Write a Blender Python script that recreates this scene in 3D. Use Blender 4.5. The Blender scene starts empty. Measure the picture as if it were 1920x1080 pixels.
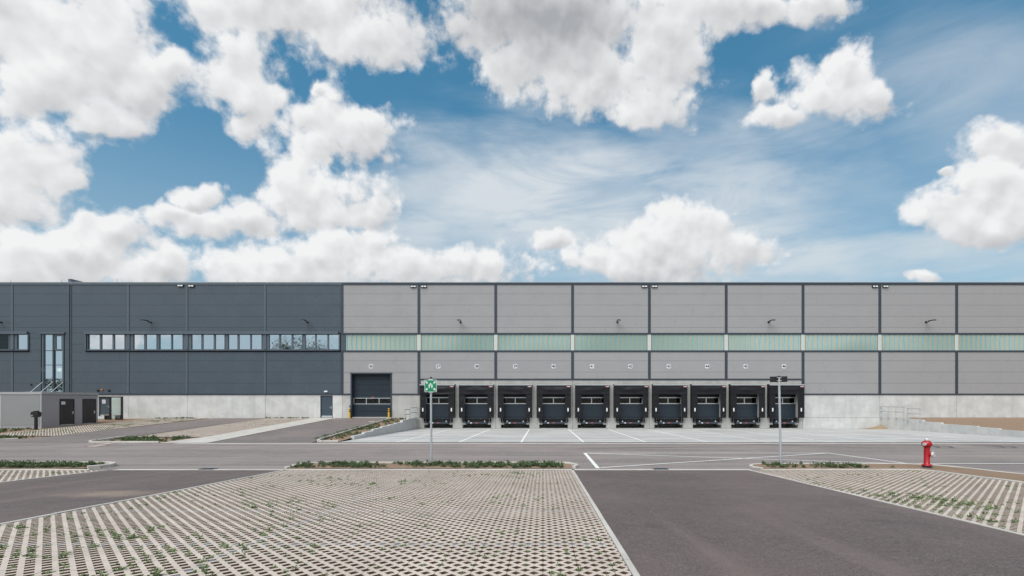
import bpy, math, random
from math import radians, sin, cos, pi, atan, sqrt, floor
from mathutils import Vector
random.seed(7)
S = bpy.context.scene
COL = S.collection

# ------------------------------------------------------------------ camera
F = 930.0                      # focal length in photograph pixels (1920 wide)
VX, VY = 1018.0, 748.0         # principal point of the shift lens in the photograph
ZE = 2.93                      # eye height above the foot of the dock wall
DF = 48.44                     # distance of the facade
cam_d = bpy.data.cameras.new('camera')
cam = bpy.data.objects.new('camera', cam_d); COL.objects.link(cam)
cam.location = (0, 0, ZE); cam.rotation_euler = (radians(90), 0, 0)
cam_d.sensor_width = 36; cam_d.lens = F/1920*36
cam_d.shift_x = -(VX-960)/1920; cam_d.shift_y = (VY-540)/1920
cam_d.clip_start = 0.05; cam_d.clip_end = 4000
S.camera = cam
S.cycles.max_bounces = 6; S.cycles.diffuse_bounces = 3; S.cycles.glossy_bounces = 3

# ------------------------------------------------------------------ exposure
vs = S.view_settings
vs.view_transform = 'Standard'; vs.look = 'None'; vs.gamma = 1; vs.use_curve_mapping = False
vs.exposure = 0.45

# ------------------------------------------------------------------ sun
SUN_DIR = Vector((-0.34, -0.58, 0.90)).normalized()    # towards the sun
sd = bpy.data.lights.new('sun', 'SUN'); sd.energy = 2.6; sd.angle = radians(56); sd.color = (1, .975, .935)
sun = bpy.data.objects.new('sun', sd); COL.objects.link(sun)
sun.rotation_euler = SUN_DIR.to_track_quat('Z', 'Y').to_euler(); sun.location = (-60, -40, 80)
SUN_EL = math.asin(SUN_DIR.z); SUN_ROT = math.atan2(SUN_DIR.x, SUN_DIR.y)

# ------------------------------------------------------------------ sky
SKY_STRENGTH = 0.1
def build_sky():
    w = bpy.data.worlds.new('World'); S.world = w; w.use_nodes = True
    nt = w.node_tree; nt.nodes.clear()

    def mk(tree):
        N, L = tree.nodes, tree.links
        def put(sock, v):
            if v is None: return
            if hasattr(v, 'is_output'): L.new(v, sock)
            else: sock.default_value = v
        def math_(op, a, b=None, c=None, clamp=False):
            n = N.new('ShaderNodeMath'); n.operation = op; n.use_clamp = clamp
            put(n.inputs[0], a); put(n.inputs[1], b); put(n.inputs[2], c); return n.outputs[0]
        def vec(op, a, b=None, c=None, scale=None):
            n = N.new('ShaderNodeVectorMath'); n.operation = op
            put(n.inputs[0], a); put(n.inputs[1], b)
            if c is not None: put(n.inputs[2], c)
            if scale is not None: put(n.inputs['Scale'], scale)
            return n.outputs['Value'] if op in ('LENGTH', 'DOT_PRODUCT', 'DISTANCE') else n.outputs['Vector']
        def noise(v, scale, detail, rough=.55, dist=0.0, lac=2.0):
            n = N.new('ShaderNodeTexNoise'); put(n.inputs['Vector'], v)
            n.inputs['Scale'].default_value = scale; n.inputs['Detail'].default_value = detail
            n.inputs['Roughness'].default_value = rough; n.inputs['Distortion'].default_value = dist
            n.inputs['Lacunarity'].default_value = lac
            return n
        def ramp(v, a, b, lo=0.0, hi=1.0, smooth=True):
            n = N.new('ShaderNodeMapRange'); n.interpolation_type = 'SMOOTHSTEP' if smooth else 'LINEAR'
            put(n.inputs['Value'], v)
            n.inputs['From Min'].default_value = a; n.inputs['From Max'].default_value = b
            n.inputs['To Min'].default_value = lo; n.inputs['To Max'].default_value = hi
            return n.outputs['Result']
        def sep(v):
            n = N.new('ShaderNodeSeparateXYZ'); put(n.inputs[0], v); return n.outputs
        def comb(x, y, z):
            n = N.new('ShaderNodeCombineXYZ'); put(n.inputs[0], x); put(n.inputs[1], y); put(n.inputs[2], z); return n.outputs[0]
        def mixc(f, a, b):
            n = N.new('ShaderNodeMix'); n.data_type = 'RGBA'
            put(n.inputs[0], f); put(n.inputs[6], a); put(n.inputs[7], b); return n.outputs[2]
        return put, math_, vec, noise, ramp, sep, comb, mixc

    # cumulus heaps: centre and radii as azimuth / elevation tangents
    heaps = [  # x, y, rx, ry in photograph pixels, turned into tangents below
        (40, 40, 290, 120), (170, 120, 170, 110), (200, 222, 100, 48), (290, 150, 70, 80), (90, 170, 150, 60),
        (430, 120, 110, 75), (470, 185, 70, 70), (560, 15, 260, 75), (690, 75, 115, 62), (330, 110, 60, 40),
        (30, 300, 130, 75), (10, 375, 130, 50), (110, 335, 65, 30),
        (590, 225, 72, 58), (680, 262, 85, 55), (600, 280, 70, 40),
        (590, 375, 130, 70), (660, 400, 75, 45), (540, 330, 60, 40),
        (378, 372, 40, 34), (335, 412, 55, 24), (455, 420, 75, 42), (400, 425, 80, 32),
        (120, 470, 190, 70), (215, 430, 80, 35), (280, 505, 90, 40), (30, 500, 190, 55), (150, 415, 60, 30),
        (560, 500, 210, 52), (640, 470, 120, 42), (760, 505, 190, 42), (890, 495, 90, 42), (430, 500, 90, 36),
        (960, 20, 190, 90), (1060, 70, 190, 100), (1130, 140, 170, 80), (1210, 195, 105, 50), (1250, 90, 95, 100), (1000, 110, 120, 60),
        (1330, 20, 130, 60), (1430, 25, 120, 34), (1520, 10, 70, 24),
        (1565, 175, 115, 62), (1595, 125, 62, 46), (1640, 165, 56, 46), (1470, 222, 58, 30), (1440, 165, 24, 26),
        (1880, 275, 90, 48), (1880, 360, 120, 58), (1780, 405, 105, 48), (1900, 410, 110, 44), (1820, 430, 80, 30),
        (1250, 470, 165, 55), (1290, 425, 85, 46), (1150, 490, 110, 36), (1380, 480, 70, 36), (1040, 450, 46, 22),
        (1712, 530, 34, 16), (1766, 324, 20, 12), (600, 170, 22, 12),
    ]
    g = bpy.data.node_groups.new('cloud_field', 'ShaderNodeTree')
    g.interface.new_socket('Direction', in_out='INPUT', socket_type='NodeSocketVector')
    g.interface.new_socket('Heap', in_out='OUTPUT', socket_type='NodeSocketFloat')
    g.interface.new_socket('Heap light', in_out='OUTPUT', socket_type='NodeSocketFloat')
    put, math_, vec, noise, ramp, sep, comb, mixc = mk(g)
    gi = g.nodes.new('NodeGroupInput'); go = g.nodes.new('NodeGroupOutput')
    d = gi.outputs['Direction']
    # domain warp in direction space
    wn = noise(d, 9.0, 4, .55)
    warp = vec('SUBTRACT', wn.outputs['Color'], (.5, .5, .5))
    dw = vec('ADD', d, vec('SCALE', warp, scale=.085))
    s = sep(dw)
    yy = math_('MAXIMUM', s[1], .06)
    uv = comb(math_('DIVIDE', s[0], yy), math_('DIVIDE', s[2], yy), 0.0)
    acc = ws = ls = None
    for (x, y, rx, ry) in heaps:
        c = ((x-VX)/F, (VY-y)/F, 0); ir = (F/rx, F/ry, 0)
        q = vec('MULTIPLY_ADD', uv, ir, (-c[0]*ir[0], -c[1]*ir[1], 0))
        h = math_('MULTIPLY_ADD', vec('LENGTH', q), -1.0, 1.0)
        acc = h if acc is None else math_('SMOOTH_MAX', acc, h, .22)
        wgt = math_('MAXIMUM', math_('ADD', h, .18), 0.0); wgt = math_('MULTIPLY', wgt, wgt)
        ws = math_('ADD', wgt, .002) if ws is None else math_('ADD', ws, wgt)
        dl = vec('DOT_PRODUCT', q, (-.38, .92, 0))
        ls = math_('MULTIPLY', dl, wgt) if ls is None else math_('MULTIPLY_ADD', dl, wgt, ls)
    acc = math_('ADD', math_('MAXIMUM', acc, -1.5), .27)
    put(go.inputs['Heap light'], math_('DIVIDE', ls, ws))
    # elsewhere: the same broken cumulus, from noise alone
    s0 = sep(d)
    y0 = math_('MAXIMUM', s0[1], .06)
    au = math_('ABSOLUTE', math_('DIVIDE', s0[0], y0)); av = math_('DIVIDE', s0[2], y0)
    out = math_('MAXIMUM', ramp(au, 1.15, 1.5), ramp(av, .82, 1.1))
    gen = noise(comb(s0[0], s0[1], math_('MULTIPLY', s0[2], 1.7)), 2.6, 3, .5)
    genf = math_('SUBTRACT', math_('MULTIPLY_ADD', gen.outputs['Fac'], 5.0, -2.35), math_('MULTIPLY_ADD', out, -3.0, 3.0))
    put(go.inputs['Heap'], math_('MAXIMUM', acc, genf))
    # the lumps of the clouds, at the point itself and a little towards the sun
    det = bpy.data.node_groups.new('cloud_lumps', 'ShaderNodeTree')
    det.interface.new_socket('Direction', in_out='INPUT', socket_type='NodeSocketVector')
    det.interface.new_socket('Lumps', in_out='OUTPUT', socket_type='NodeSocketFloat')
    det.interface.new_socket('Wisps', in_out='OUTPUT', socket_type='NodeSocketFloat')
    put, math_, vec, noise, ramp, sep, comb, mixc = mk(det)
    di = det.nodes.new('NodeGroupInput'); do = det.nodes.new('NodeGroupOutput')
    dd = di.outputs['Direction']
    n1 = noise(dd, 11.0, 3.2, .52)
    wv = vec('ADD', dd, vec('SCALE', vec('SUBTRACT', noise(dd, 24, 3, .6).outputs['Color'], (.5, .5, .5)), scale=.03))
    vor = det.nodes.new('ShaderNodeTexVoronoi'); vor.feature = 'F1'
    put(vor.inputs['Vector'], wv); vor.inputs['Scale'].default_value = 26;
    vor.inputs['Detail'].default_value = 1.0; vor.inputs['Roughness'].default_value = .5
    lum = math_('MULTIPLY_ADD', n1.outputs['Fac'], 1.5, -.75)
    put(do.inputs['Lumps'], math_('ADD', lum, math_('MULTIPLY_ADD', vor.outputs['Distance'], -.50, .22)))
    n2 = noise(dd, 55.0, 6, .66)
    put(do.inputs['Wisps'], math_('MULTIPLY_ADD', n2.outputs['Fac'], 1.0, -.5))

    put, math_, vec, noise, ramp, sep, comb, mixc = mk(nt)
    tc = nt.nodes.new('ShaderNodeTexCoord')
    d = vec('NORMALIZE', tc.outputs['Generated'])
    def group(tree, dirsock):
        n = nt.nodes.new('ShaderNodeGroup'); n.node_tree = tree; nt.links.new(dirsock, n.inputs[0]); return n.outputs
    heap, heap_light = group(g, d)[0:2]
    lump, wisp = group(det, d)[0:2]
    lump2 = group(det, vec('NORMALIZE', vec('ADD', d, (-.008, 0, .022))))[0]
    f0 = math_('ADD', math_('ADD', heap, lump), math_('MULTIPLY', wisp, .75))
    sky = nt.nodes.new('ShaderNodeTexSky'); sky.sky_type = 'NISHITA'; sky.sun_disc = False
    sky.sun_elevation = SUN_EL; sky.sun_rotation = SUN_ROT; sky.altitude = 200
    sky.air_density = 1.0; sky.dust_density = 0.6; sky.ozone_density = 2.0
    K = 1/SKY_STRENGTH; CL = 1/2**vs.exposure      # cloud brightness as the photograph shows it
    s = sep(d); zz = s[2]
    tint = mixc(ramp(zz, .12, .60), (.50, .78, .79, 1), (.53, 1.06, 1.02, 1))      # clean northern air: less yellow towards the horizon
    blue = mixc(1.0, sky.outputs[0], tint); blue.node.blend_type = 'MULTIPLY'
    # thin high cloud, combed into streaks
    mp = nt.nodes.new('ShaderNodeMapping'); nt.links.new(d, mp.inputs[0])
    mp.inputs['Rotation'].default_value = (0, radians(18), 0); mp.inputs['Scale'].default_value = (2.2, 2.2, 9.0)
    c1 = noise(mp.outputs[0], 1.6, 9, .62, .6)
    c2 = noise(d, 3.2, 4, .5)
    yy = math_('MAXIMUM', s[1], .06)
    uv = comb(math_('DIVIDE', s[0], yy), math_('DIVIDE', s[2], yy), 0.0)
    wv = noise(mp.outputs[0], 1.1, 5, .6)
    uvw = vec('ADD', uv, vec('MULTIPLY', vec('SUBTRACT', wv.outputs['Color'], (.5, .5, .5)), (.55, .26, 0)))
    veil = None
    for (x, y, rx, ry, a) in [(1010, 375, 330, 165, 1.0), (1290, 390, 350, 165, .95), (830, 335, 190, 120, .8), (1480, 490, 480, 75, 1.0),
                              (1780, 150, 300, 190, .42), (1400, 270, 260, 110, .6), (780, 450, 160, 60, .9), (1850, 500, 200, 60, .6), (1580, 330, 140, 60, .25)]:
        ir = (F/rx, F/ry, 0)
        q = vec('MULTIPLY_ADD', uvw, ir, (-(x-VX)/rx, -(VY-y)/ry, 0))
        h = math_('MULTIPLY', ramp(vec('LENGTH', q), 1.25, .25), a)
        veil = h if veil is None else math_('MAXIMUM', veil, h)
    behind = ramp(s[1], .1, -.1)
    veil = math_('MAXIMUM', veil, math_('MULTIPLY', behind, .85))
    cir = math_('MULTIPLY', math_('MULTIPLY', veil, 1.14), math_('MULTIPLY_ADD', ramp(c1.outputs['Fac'], .28, .62), .52, math_('MULTIPLY', ramp(c2.outputs['Fac'], .26, .56), .48)))
    base = mixc(cir, blue, (.68*K*CL, .73*K*CL, .775*K*CL, 1))
    base = mixc(ramp(zz, .50, .04, 0, .66), base, (.48*K*CL, .61*K*CL, .69*K*CL, 1))     # pale air low down
    # light on the heaps: brighter on their crowns and where the lumps fall away towards the sun
    lit = math_('ADD', math_('MULTIPLY', math_('SUBTRACT', lump, lump2), .62), math_('MULTIPLY', heap_light, .52))
    lit = math_('ADD', lit, math_('MULTIPLY_ADD', ramp(f0, .1, 1.1), -.14, .88))
    lit = math_('ADD', lit, math_('MULTIPLY', wisp, .12))
    # the tall heap nearly overhead shows its dull base
    q = vec('MULTIPLY_ADD', uv, (F/290, F/150, 0), (-(1000-VX)/290, -(VY-10)/150, 0))
    lit = math_('SUBTRACT', lit, math_('MULTIPLY', ramp(vec('LENGTH', q), 1.1, .3), .55))
    lit = math_('SUBTRACT', lit, math_('MULTIPLY', math_('MULTIPLY', ramp(zz, .40, .66), ramp(f0, .35, 1.2)), .16))
    lit = ramp(lit, 0.0, 1.0, smooth=False)
    cl = mixc(lit, tuple(x*K*CL for x in (.40, .415, .44))+(1,), tuple(x*K*CL for x in (.89, .895, .90))+(1,))
    a = ramp(f0, -.12, .46)
    full = mixc(a, base, cl)
    bg = nt.nodes.new('ShaderNodeBackground'); nt.links.new(full, bg.inputs[0]); bg.inputs[1].default_value = SKY_STRENGTH
    wo = nt.nodes.new('ShaderNodeOutputWorld'); nt.links.new(bg.outputs[0], wo.inputs[0])
    w.cycles.sampling_method = 'MANUAL'; w.cycles.sample_map_resolution = 512
build_sky()

# ------------------------------------------------------------------ materials
class NT:
    """Small helper around a material's node tree."""
    def __init__(s, name, world=False):
        s.m = bpy.data.materials.new(name); s.m.use_nodes = True
        s.t = s.m.node_tree; s.N = s.t.nodes; s.L = s.t.links
        s.b = s.N['Principled BSDF']; s.tc = s.N.new('ShaderNodeNewGeometry').outputs['Position'] if world else s.N.new('ShaderNodeTexCoord').outputs['Object']
    def put(s, sock, v):
        if hasattr(v, 'is_output'): s.L.new(v, sock)
        elif v is not None: sock.default_value = v
    def mapping(s, scale=(1, 1, 1), rot=(0, 0, 0), v=None):
        n = s.N.new('ShaderNodeMapping'); s.put(n.inputs[0], v or s.tc)
        n.inputs['Scale'].default_value = scale; n.inputs['Rotation'].default_value = rot; return n.outputs[0]
    def noise(s, scale, detail=4, rough=.55, v=None, dist=0.0):
        n = s.N.new('ShaderNodeTexNoise'); s.put(n.inputs['Vector'], v or s.tc)
        n.inputs['Scale'].default_value = scale; n.inputs['Detail'].default_value = detail
        n.inputs['Roughness'].default_value = rough; n.inputs['Distortion'].default_value = dist
        return n.outputs['Fac']
    def ramp(s, v, a, b, lo=0.0, hi=1.0):
        n = s.N.new('ShaderNodeMapRange'); n.interpolation_type = 'SMOOTHSTEP'; s.put(n.inputs[0], v)
        n.inputs[1].default_value = a; n.inputs[2].default_value = b; n.inputs[3].default_value = lo; n.inputs[4].default_value = hi
        return n.outputs[0]
    def math(s, op, a, b=None):
        n = s.N.new('ShaderNodeMath'); n.operation = op; s.put(n.inputs[0], a); s.put(n.inputs[1], b); return n.outputs[0]
    def mix(s, f, a, b, mode='MIX'):
        n = s.N.new('ShaderNodeMix'); n.data_type = 'RGBA'; n.blend_type = mode
        s.put(n.inputs[0], f); s.put(n.inputs[6], a if hasattr(a, 'is_output') else (*a, 1)); s.put(n.inputs[7], b if hasattr(b, 'is_output') else (*b, 1))
        return n.outputs[2]
    def bump(s, h, strength=.3, dist=.01):
        n = s.N.new('ShaderNodeBump'); n.inputs['Strength'].default_value = strength; n.inputs['Distance'].default_value = dist
        s.put(n.inputs['Height'], h); s.L.new(n.outputs[0], s.b.inputs['Normal'])
    def rand(s):
        return s.N.new('ShaderNodeObjectInfo').outputs['Random']
    def done(s, color, rough=.6, metallic=0.0, spec=.5):
        s.put(s.b.inputs['Base Color'], color if hasattr(color, 'is_output') else (*color, 1))
        s.put(s.b.inputs['Roughness'], rough); s.b.inputs['Metallic'].default_value = metallic
        s.b.inputs['Specular IOR Level'].default_value = spec
        return s.m

def plain(name, c, rough=.5, metallic=0.0, var=.12, spec=.5, scale=6):
    t = NT(name); n = t.noise(scale, 5, .6)
    col = t.mix(n, tuple(x*(1-var) for x in c), tuple(min(1, x*(1+var)) for x in c))
    return t.done(col, t.ramp(n, .3, .7, max(.02, rough-.06), min(1, rough+.06)), metallic, spec)

def asphalt(name, c, grain=.5, streak=.0, sand=.0, patch=None):
    t = NT(name)
    fine = t.noise(62, 3, .75); mid = t.noise(2.2, 4, .6); big = t.noise(.25, 4, .6)
    col = t.mix(t.ramp(fine, .36, .64), tuple(x*(1-grain) for x in c), tuple(x*(1+grain) for x in c))
    col = t.mix(t.ramp(mid, .3, .7, 0, .35), col, tuple(x*.78 for x in c))
    coarse = t.noise(21, 3, .7); col = t.mix(t.ramp(coarse, .36, .60, .55, 0), col, tuple(x*.5 for x in c)); col = t.mix(t.ramp(coarse, .56, .70, 0, .5), col, tuple(x*1.7 for x in c))
    if not streak:
        tr = t.noise(1.0, 4, .6, t.mapping((.9, .07, 1), (0, 0, .16)), .5)          # wheel tracks along the drive
        col = t.mix(t.ramp(tr, .50, .68, 0, .40), col, tuple(x*y for x, y in zip(c, (1.5, 1.44, 1.42))))
        oil = t.noise(.9, 3, .5); col = t.mix(t.ramp(oil, .66, .74, 0, .45), col, tuple(x*.5 for x in c))
    col = t.mix(t.ramp(big, .42, .68, 0, .55), col, tuple(x*y for x, y in zip(c, (1.34, 1.30, 1.28))))
    if streak:
        st = t.noise(1.0, 6, .65, t.mapping((.035, 1.5, 1)), .4)
        col = t.mix(t.ramp(st, .42, .62, 0, streak), col, tuple(x*1.45 for x in c))
        st2 = t.noise(1.0, 5, .65, t.mapping((.05, 2.6, 1), v=None), .6)
        col = t.mix(t.ramp(st2, .52, .70, 0, streak*.9), col, tuple(x*.66 for x in c))
    if sand:
        sp = t.noise(.34, 5, .6, t.mapping((.55, 1.0, 1)))
        col = t.mix(t.ramp(sp, .60, .78, 0, sand), col, (.34, .25, .19))
    if patch:                              # dried silt on the left driveway
        px, py, rx, ry = patch
        n = t.N.new('ShaderNodeVectorMath'); n.operation = 'MULTIPLY_ADD'; t.put(n.inputs[0], t.tc); n.inputs[1].default_value = (1/rx, 1/ry, 0); n.inputs[2].default_value = (-px/rx, -py/ry, 0)
        l = t.N.new('ShaderNodeVectorMath'); l.operation = 'LENGTH'; t.L.new(n.outputs[0], l.inputs[0])
        k = t.math('ADD', l.outputs['Value'], t.math('MULTIPLY', t.noise(1.7, 5, .65), 1.2))
        col = t.mix(t.ramp(k, 1.7, .7, 0, .5), col, (.36, .27, .205))
    t.bump(fine, .55, .006)
    return t.done(col, t.ramp(mid, .3, .7, .58, .75), 0, .5)

def concrete(name, c, streak=.35, joint_dirt=.3, rough=.8):
    t = NT(name, True)
    n1 = t.noise(1.1, 6, .62); n2 = t.noise(18, 5, .65); v = t.noise(1.0, 6, .6, t.mapping((2.6, 2.6, .22)), .3)
    p = t.noise(.55, 4, .6, t.mapping((1, 1, 1.3)), .8)
    col = t.mix(t.ramp(n1, .3, .7), tuple(x*.86 for x in c), tuple(min(1, x*1.08) for x in c))
    col = t.mix(t.ramp(v, .45, .72, 0, streak), col, tuple(x*y for x, y in zip(c, (.70, .69, .66))))
    col = t.mix(t.ramp(p, .56, .74, 0, .35), col, tuple(x*y for x, y in zip(c, (.86, .80, .71))))
    col = t.mix(t.ramp(n2, .58, .78, 0, .35), col, tuple(x*.72 for x in c))
    r = t.rand()
    col = t.mix(t.math('MULTIPLY', r, .12), col, tuple(x*.6 for x in c))
    t.bump(n2, .25, .006)
    return t.done(col, rough, 0, .35)

def slab(name, c):
    """dock court concrete: broom streaks along the wall, tyre and water stains."""
    t = NT(name)
    a = t.noise(1.0, 7, .68, t.mapping((.16, 1.5, 1)), .5); b = t.noise(.55, 5, .65, None, .8)
    f = t.noise(40, 4, .6)
    col = t.mix(t.ramp(a, .34, .66), tuple(x*.72 for x in c), tuple(x*1.16 for x in c))
    col = t.mix(t.ramp(b, .5, .74, 0, .55), col, tuple(x*y for x, y in zip(c, (.70, .67, .62))))
    col = t.mix(t.ramp(f, .5, .75, 0, .25), col, tuple(x*.7 for x in c))
    st = t.noise(.28, 5, .6, t.mapping((.5, 1.2, 1)), 1.0)
    col = t.mix(t.ramp(st, .60, .74, 0, .5), col, (.30, .235, .17))
    t.bump(f, .2, .004)
    return t.done(col, .82, 0, .35)

def cladding(name, c, rough=.38, spec=.5):
    t = NT(name, True)
    s = t.N.new('ShaderNodeSeparateXYZ'); t.put(s.inputs[0], t.tc)
    w = t.N.new('ShaderNodeTexWave'); w.wave_type = 'BANDS'; w.bands_direction = 'Z'; w.inputs['Scale'].default_value = 8.5
    t.put(w.inputs['Vector'], t.tc)
    n = t.noise(.6, 4, .55); d = t.noise(1.0, 5, .6, t.mapping((4.0, 4.0, .25)))
    r = t.rand()
    col = t.mix(n, tuple(x*.93 for x in c), tuple(x*1.06 for x in c))
    col = t.mix(t.math('MULTIPLY', r, .14), col, tuple(x*.8 for x in c))
    col = t.mix(t.ramp(d, .52, .75, 0, .06), col, tuple(x*.7 for x in c))
    t.bump(w.outputs['Fac'], .045, .004)
    return t.done(col, t.ramp(n, .3, .7, rough-.04, rough+.05), 0, spec)

def soil_mat(name, c, pebble=.5):
    t = NT(name)
    a = t.noise(1.2, 5, .65); b = t.noise(26, 5, .7); v = t.N.new('ShaderNodeTexVoronoi'); v.inputs['Scale'].default_value = 14
    t.put(v.inputs['Vector'], t.tc)
    col = t.mix(a, tuple(x*.72 for x in c), tuple(x*1.18 for x in c))
    col = t.mix(t.ramp(b, .34, .66, .55, 0), col, tuple(x*.42 for x in c))
    col = t.mix(t.ramp(b, .58, .74, 0, pebble), col, tuple(min(1, x*1.7) for x in c))
    cl = t.noise(5.5, 4, .7); col = t.mix(t.ramp(cl, .40, .62, .42, 0), col, tuple(x*.5 for x in c))
    t.bump(b, .9, .05)
    return t.done(col, .95, 0, .2)

def leaf_mat(name, a, b):
    t = NT(name); n = t.noise(7, 3, .6); r = t.noise(60, 2, .5)
    col = t.mix(t.ramp(n, .32, .68), a, b); col = t.mix(t.ramp(r, .5, .7, 0, .4), col, tuple(x*1.6 for x in b))
    t.b.inputs['Subsurface Weight'].default_value = 0
    t.done(col, .55, 0, .4)
    tr = t.N.new('ShaderNodeBsdfTranslucent'); t.L.new(col, tr.inputs[0])
    mx = t.N.new('ShaderNodeMixShader'); mx.inputs[0].default_value = .25
    t.L.new(t.b.outputs[0], mx.inputs[1]); t.L.new(tr.outputs[0], mx.inputs[2])
    t.L.new(mx.outputs[0], t.N['Material Output'].inputs[0]); return t.m

def glazing(name, tint=(.80, .85, .90), refl=.78):
    """sun-control glass: a strong mirror with a little see-through."""
    t = NT(name)
    gl = t.N.new('ShaderNodeBsdfGlossy'); gl.inputs['Roughness'].default_value = .015; gl.inputs[0].default_value = (*tint, 1)
    w = t.noise(.9, 2, .5); bm = t.N.new('ShaderNodeBump'); bm.inputs['Strength'].default_value = .05; bm.inputs['Distance'].default_value = .05
    t.put(bm.inputs['Height'], w); t.L.new(bm.outputs[0], gl.inputs['Normal'])
    tp = t.N.new('ShaderNodeBsdfTransparent'); tp.inputs[0].default_value = (.55, .62, .62, 1)
    mx = t.N.new('ShaderNodeMixShader'); mx.inputs[0].default_value = refl
    t.L.new(tp.outputs[0], mx.inputs[1]); t.L.new(gl.outputs[0], mx.inputs[2])
    t.L.new(mx.outputs[0], t.N['Material Output'].inputs[0]); return t.m

def clear_glass(name, tint=(.86, .93, .91)):
    t = NT(name)
    gl = t.N.new('ShaderNodeBsdfGlossy'); gl.inputs['Roughness'].default_value = .03; gl.inputs[0].default_value = (.9, .95, .95, 1)
    tp = t.N.new('ShaderNodeBsdfTransparent'); tp.inputs[0].default_value = (*tint, 1)
    mx = t.N.new('ShaderNodeMixShader'); mx.inputs[0].default_value = .10
    t.L.new(tp.outputs[0], mx.inputs[1]); t.L.new(gl.outputs[0], mx.inputs[2])
    t.L.new(mx.outputs[0], t.N['Material Output'].inputs[0]); return t.m

def glow(name, c, st):
    t = NT(name); t.done(c, .4); t.b.inputs['Emission Color'].default_value = (*c, 1); t.b.inputs['Emission Strength'].default_value = st; return t.m

def polycarbonate(name):
    """multi-wall translucent sheet: cell stripes, with reflections and see-through dark zones put into the colour."""
    t = NT(name)
    wob = t.noise(1.0, 3, .5, t.mapping((1.4, 1, 1.0)))
    s = t.N.new('ShaderNodeSeparateXYZ'); t.put(s.inputs[0], t.tc)
    x = t.math('ADD', s.outputs[0], t.math('MULTIPLY', t.math('SUBTRACT', wob, .5), .30))
    a = t.math('SINE', t.math('MULTIPLY', x, 2*pi/.469)); b = t.math('SINE', t.math('ADD', t.math('MULTIPLY', x, 2*pi/.2345), 1.1))
    sh = t.noise(.35, 3, .5, t.mapping((.5, 1, .2)))
    dk = t.noise(1.0, 2, .5, t.mapping((.055, 1, .12)))
    col = t.mix(t.ramp(a, .0, .42), (.42, .42, .325), (.33, .475, .435))  # beige and teal cell stripes, their reflections painted into the base colour
    col = t.mix(t.ramp(a, .55, .95), col, (.21, .39, .47))
    col = t.mix(t.ramp(b, .72, 1.0, 0, .55), col, (.24, .42, .47))
    col = t.mix(t.ramp(sh, .42, .7, 0, .5), col, (.34, .42, .36))
    col = t.mix(t.ramp(dk, .42, .60, 0, .62), col, (.14, .23, .20))  # dark zones painted where the interior would show through
    return t.done(col, .22, 0, .6)

M = {}
M['road'] = asphalt('road_asphalt', (.215, .183, .172), .34, .5)
M['drive'] = asphalt('driveway_asphalt', (.116, .089, .082), .9, .0, .35, (-10.1, 11.5, 1.3, .75))
M['ramp'] = asphalt('ramp_asphalt', (.175, .148, .140), .40, .22)
M['conc'] = concrete('wall_concrete', (.56, .565, .56))
M['conc_dock'] = concrete('dock_concrete', (.45, .45, .435), .4)
M['kerb'] = concrete('kerb_concrete', (.50, .475, .44), .2)
M['paver'] = concrete('paver_concrete', (.52, .452, .395), .1)
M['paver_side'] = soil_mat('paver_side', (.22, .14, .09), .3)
M['slab'] = slab('court_concrete', (.46, .455, .445))
M['walk'] = concrete('walk_concrete', (.50, .475, .44), .1)
M['soil'] = soil_mat('soil', (.38, .265, .185), .6)
M['bed'] = soil_mat('bedding_soil', (.36, .215, .135), .3)
M['field'] = soil_mat('field_soil', (.27, .20, .13))
M['sand'] = soil_mat('sand', (.42, .32, .205), .1)
M['marker'] = plain('blue_grey_block', (.12, .145, .19), .7)
M['white_line'] = None
def paint(name, c):
    t = NT(name); n = t.noise(30, 5, .7); b = t.noise(1.5, 4, .6)
    col = t.mix(t.ramp(n, .55, .75, 0, .5), c, tuple(x*.55 for x in c)); col = t.mix(t.ramp(b, .45, .75, 0, .4), col, tuple(x*.6 for x in c))
    return t.done(col, .7)
M['white_line'] = paint('line_paint', (.74, .74, .72))
M['panel_light'] = cladding('light_grey_cladding', (.303, .300, .307), .30)
M['panel_dark'] = cladding('anthracite_cladding', (.066, .086, .108), .26)
M['trim'] = plain('anthracite_trim', (.030, .042, .060), .38)
M['trim_mid'] = plain('slate_trim', (.085, .110, .135), .36)
M['joint'] = plain('joint_seal', (.02, .024, .03), .7)
M['alu'] = plain('aluminium', (.55, .57, .58), .35, .6)
M['white_frame'] = plain('white_frame', (.50, .54, .51), .45)
M['steel'] = plain('galvanised_steel', (.46, .49, .51), .45, .45, .2)
M['rubber'] = plain('black_rubber', (.007, .007, .009), .65, 0, .12, .3)
def curtain_mat():
    t = NT('shelter_curtain'); n = t.noise(2.2, 4, .5, t.mapping((.7, 1, 2.0)), .6)
    t.bump(n, .8, .05); return t.done(t.mix(n, (.004, .004, .006), (.010, .010, .014)), .5, 0, .3)
M['curtain'] = curtain_mat()
M['door_slat'] = cladding('door_slats', (.026, .038, .052), .45, .3)
M['black'] = plain('black_paint', (.012, .012, .014), .4)
M['dark'] = plain('dark_interior', (.012, .012, .013), .9)  # near-black colour standing in for unlit depth
M['white'] = plain('white_plastic', (.72, .74, .76), .4)
M['lens'] = plain('lamp_lens', (.80, .82, .84), .2)
M['red'] = plain('hydrant_red', (.36, .006, .009), .28, 0, .08)
M['cap'] = plain('cap_grey', (.56, .57, .58), .35, .3)
M['navy'] = plain('hydrant_foot', (.02, .03, .07), .5)
M['green'] = plain('sign_green', (.0, .22, .10), .4)
M['yellow'] = plain('bollard_yellow', (.72, .42, .02), .4)
M['orange'] = plain('orange_plastic', (.80, .20, .03), .4)
M['label_red'] = plain('label_red', (.55, .10, .05), .5)
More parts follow.
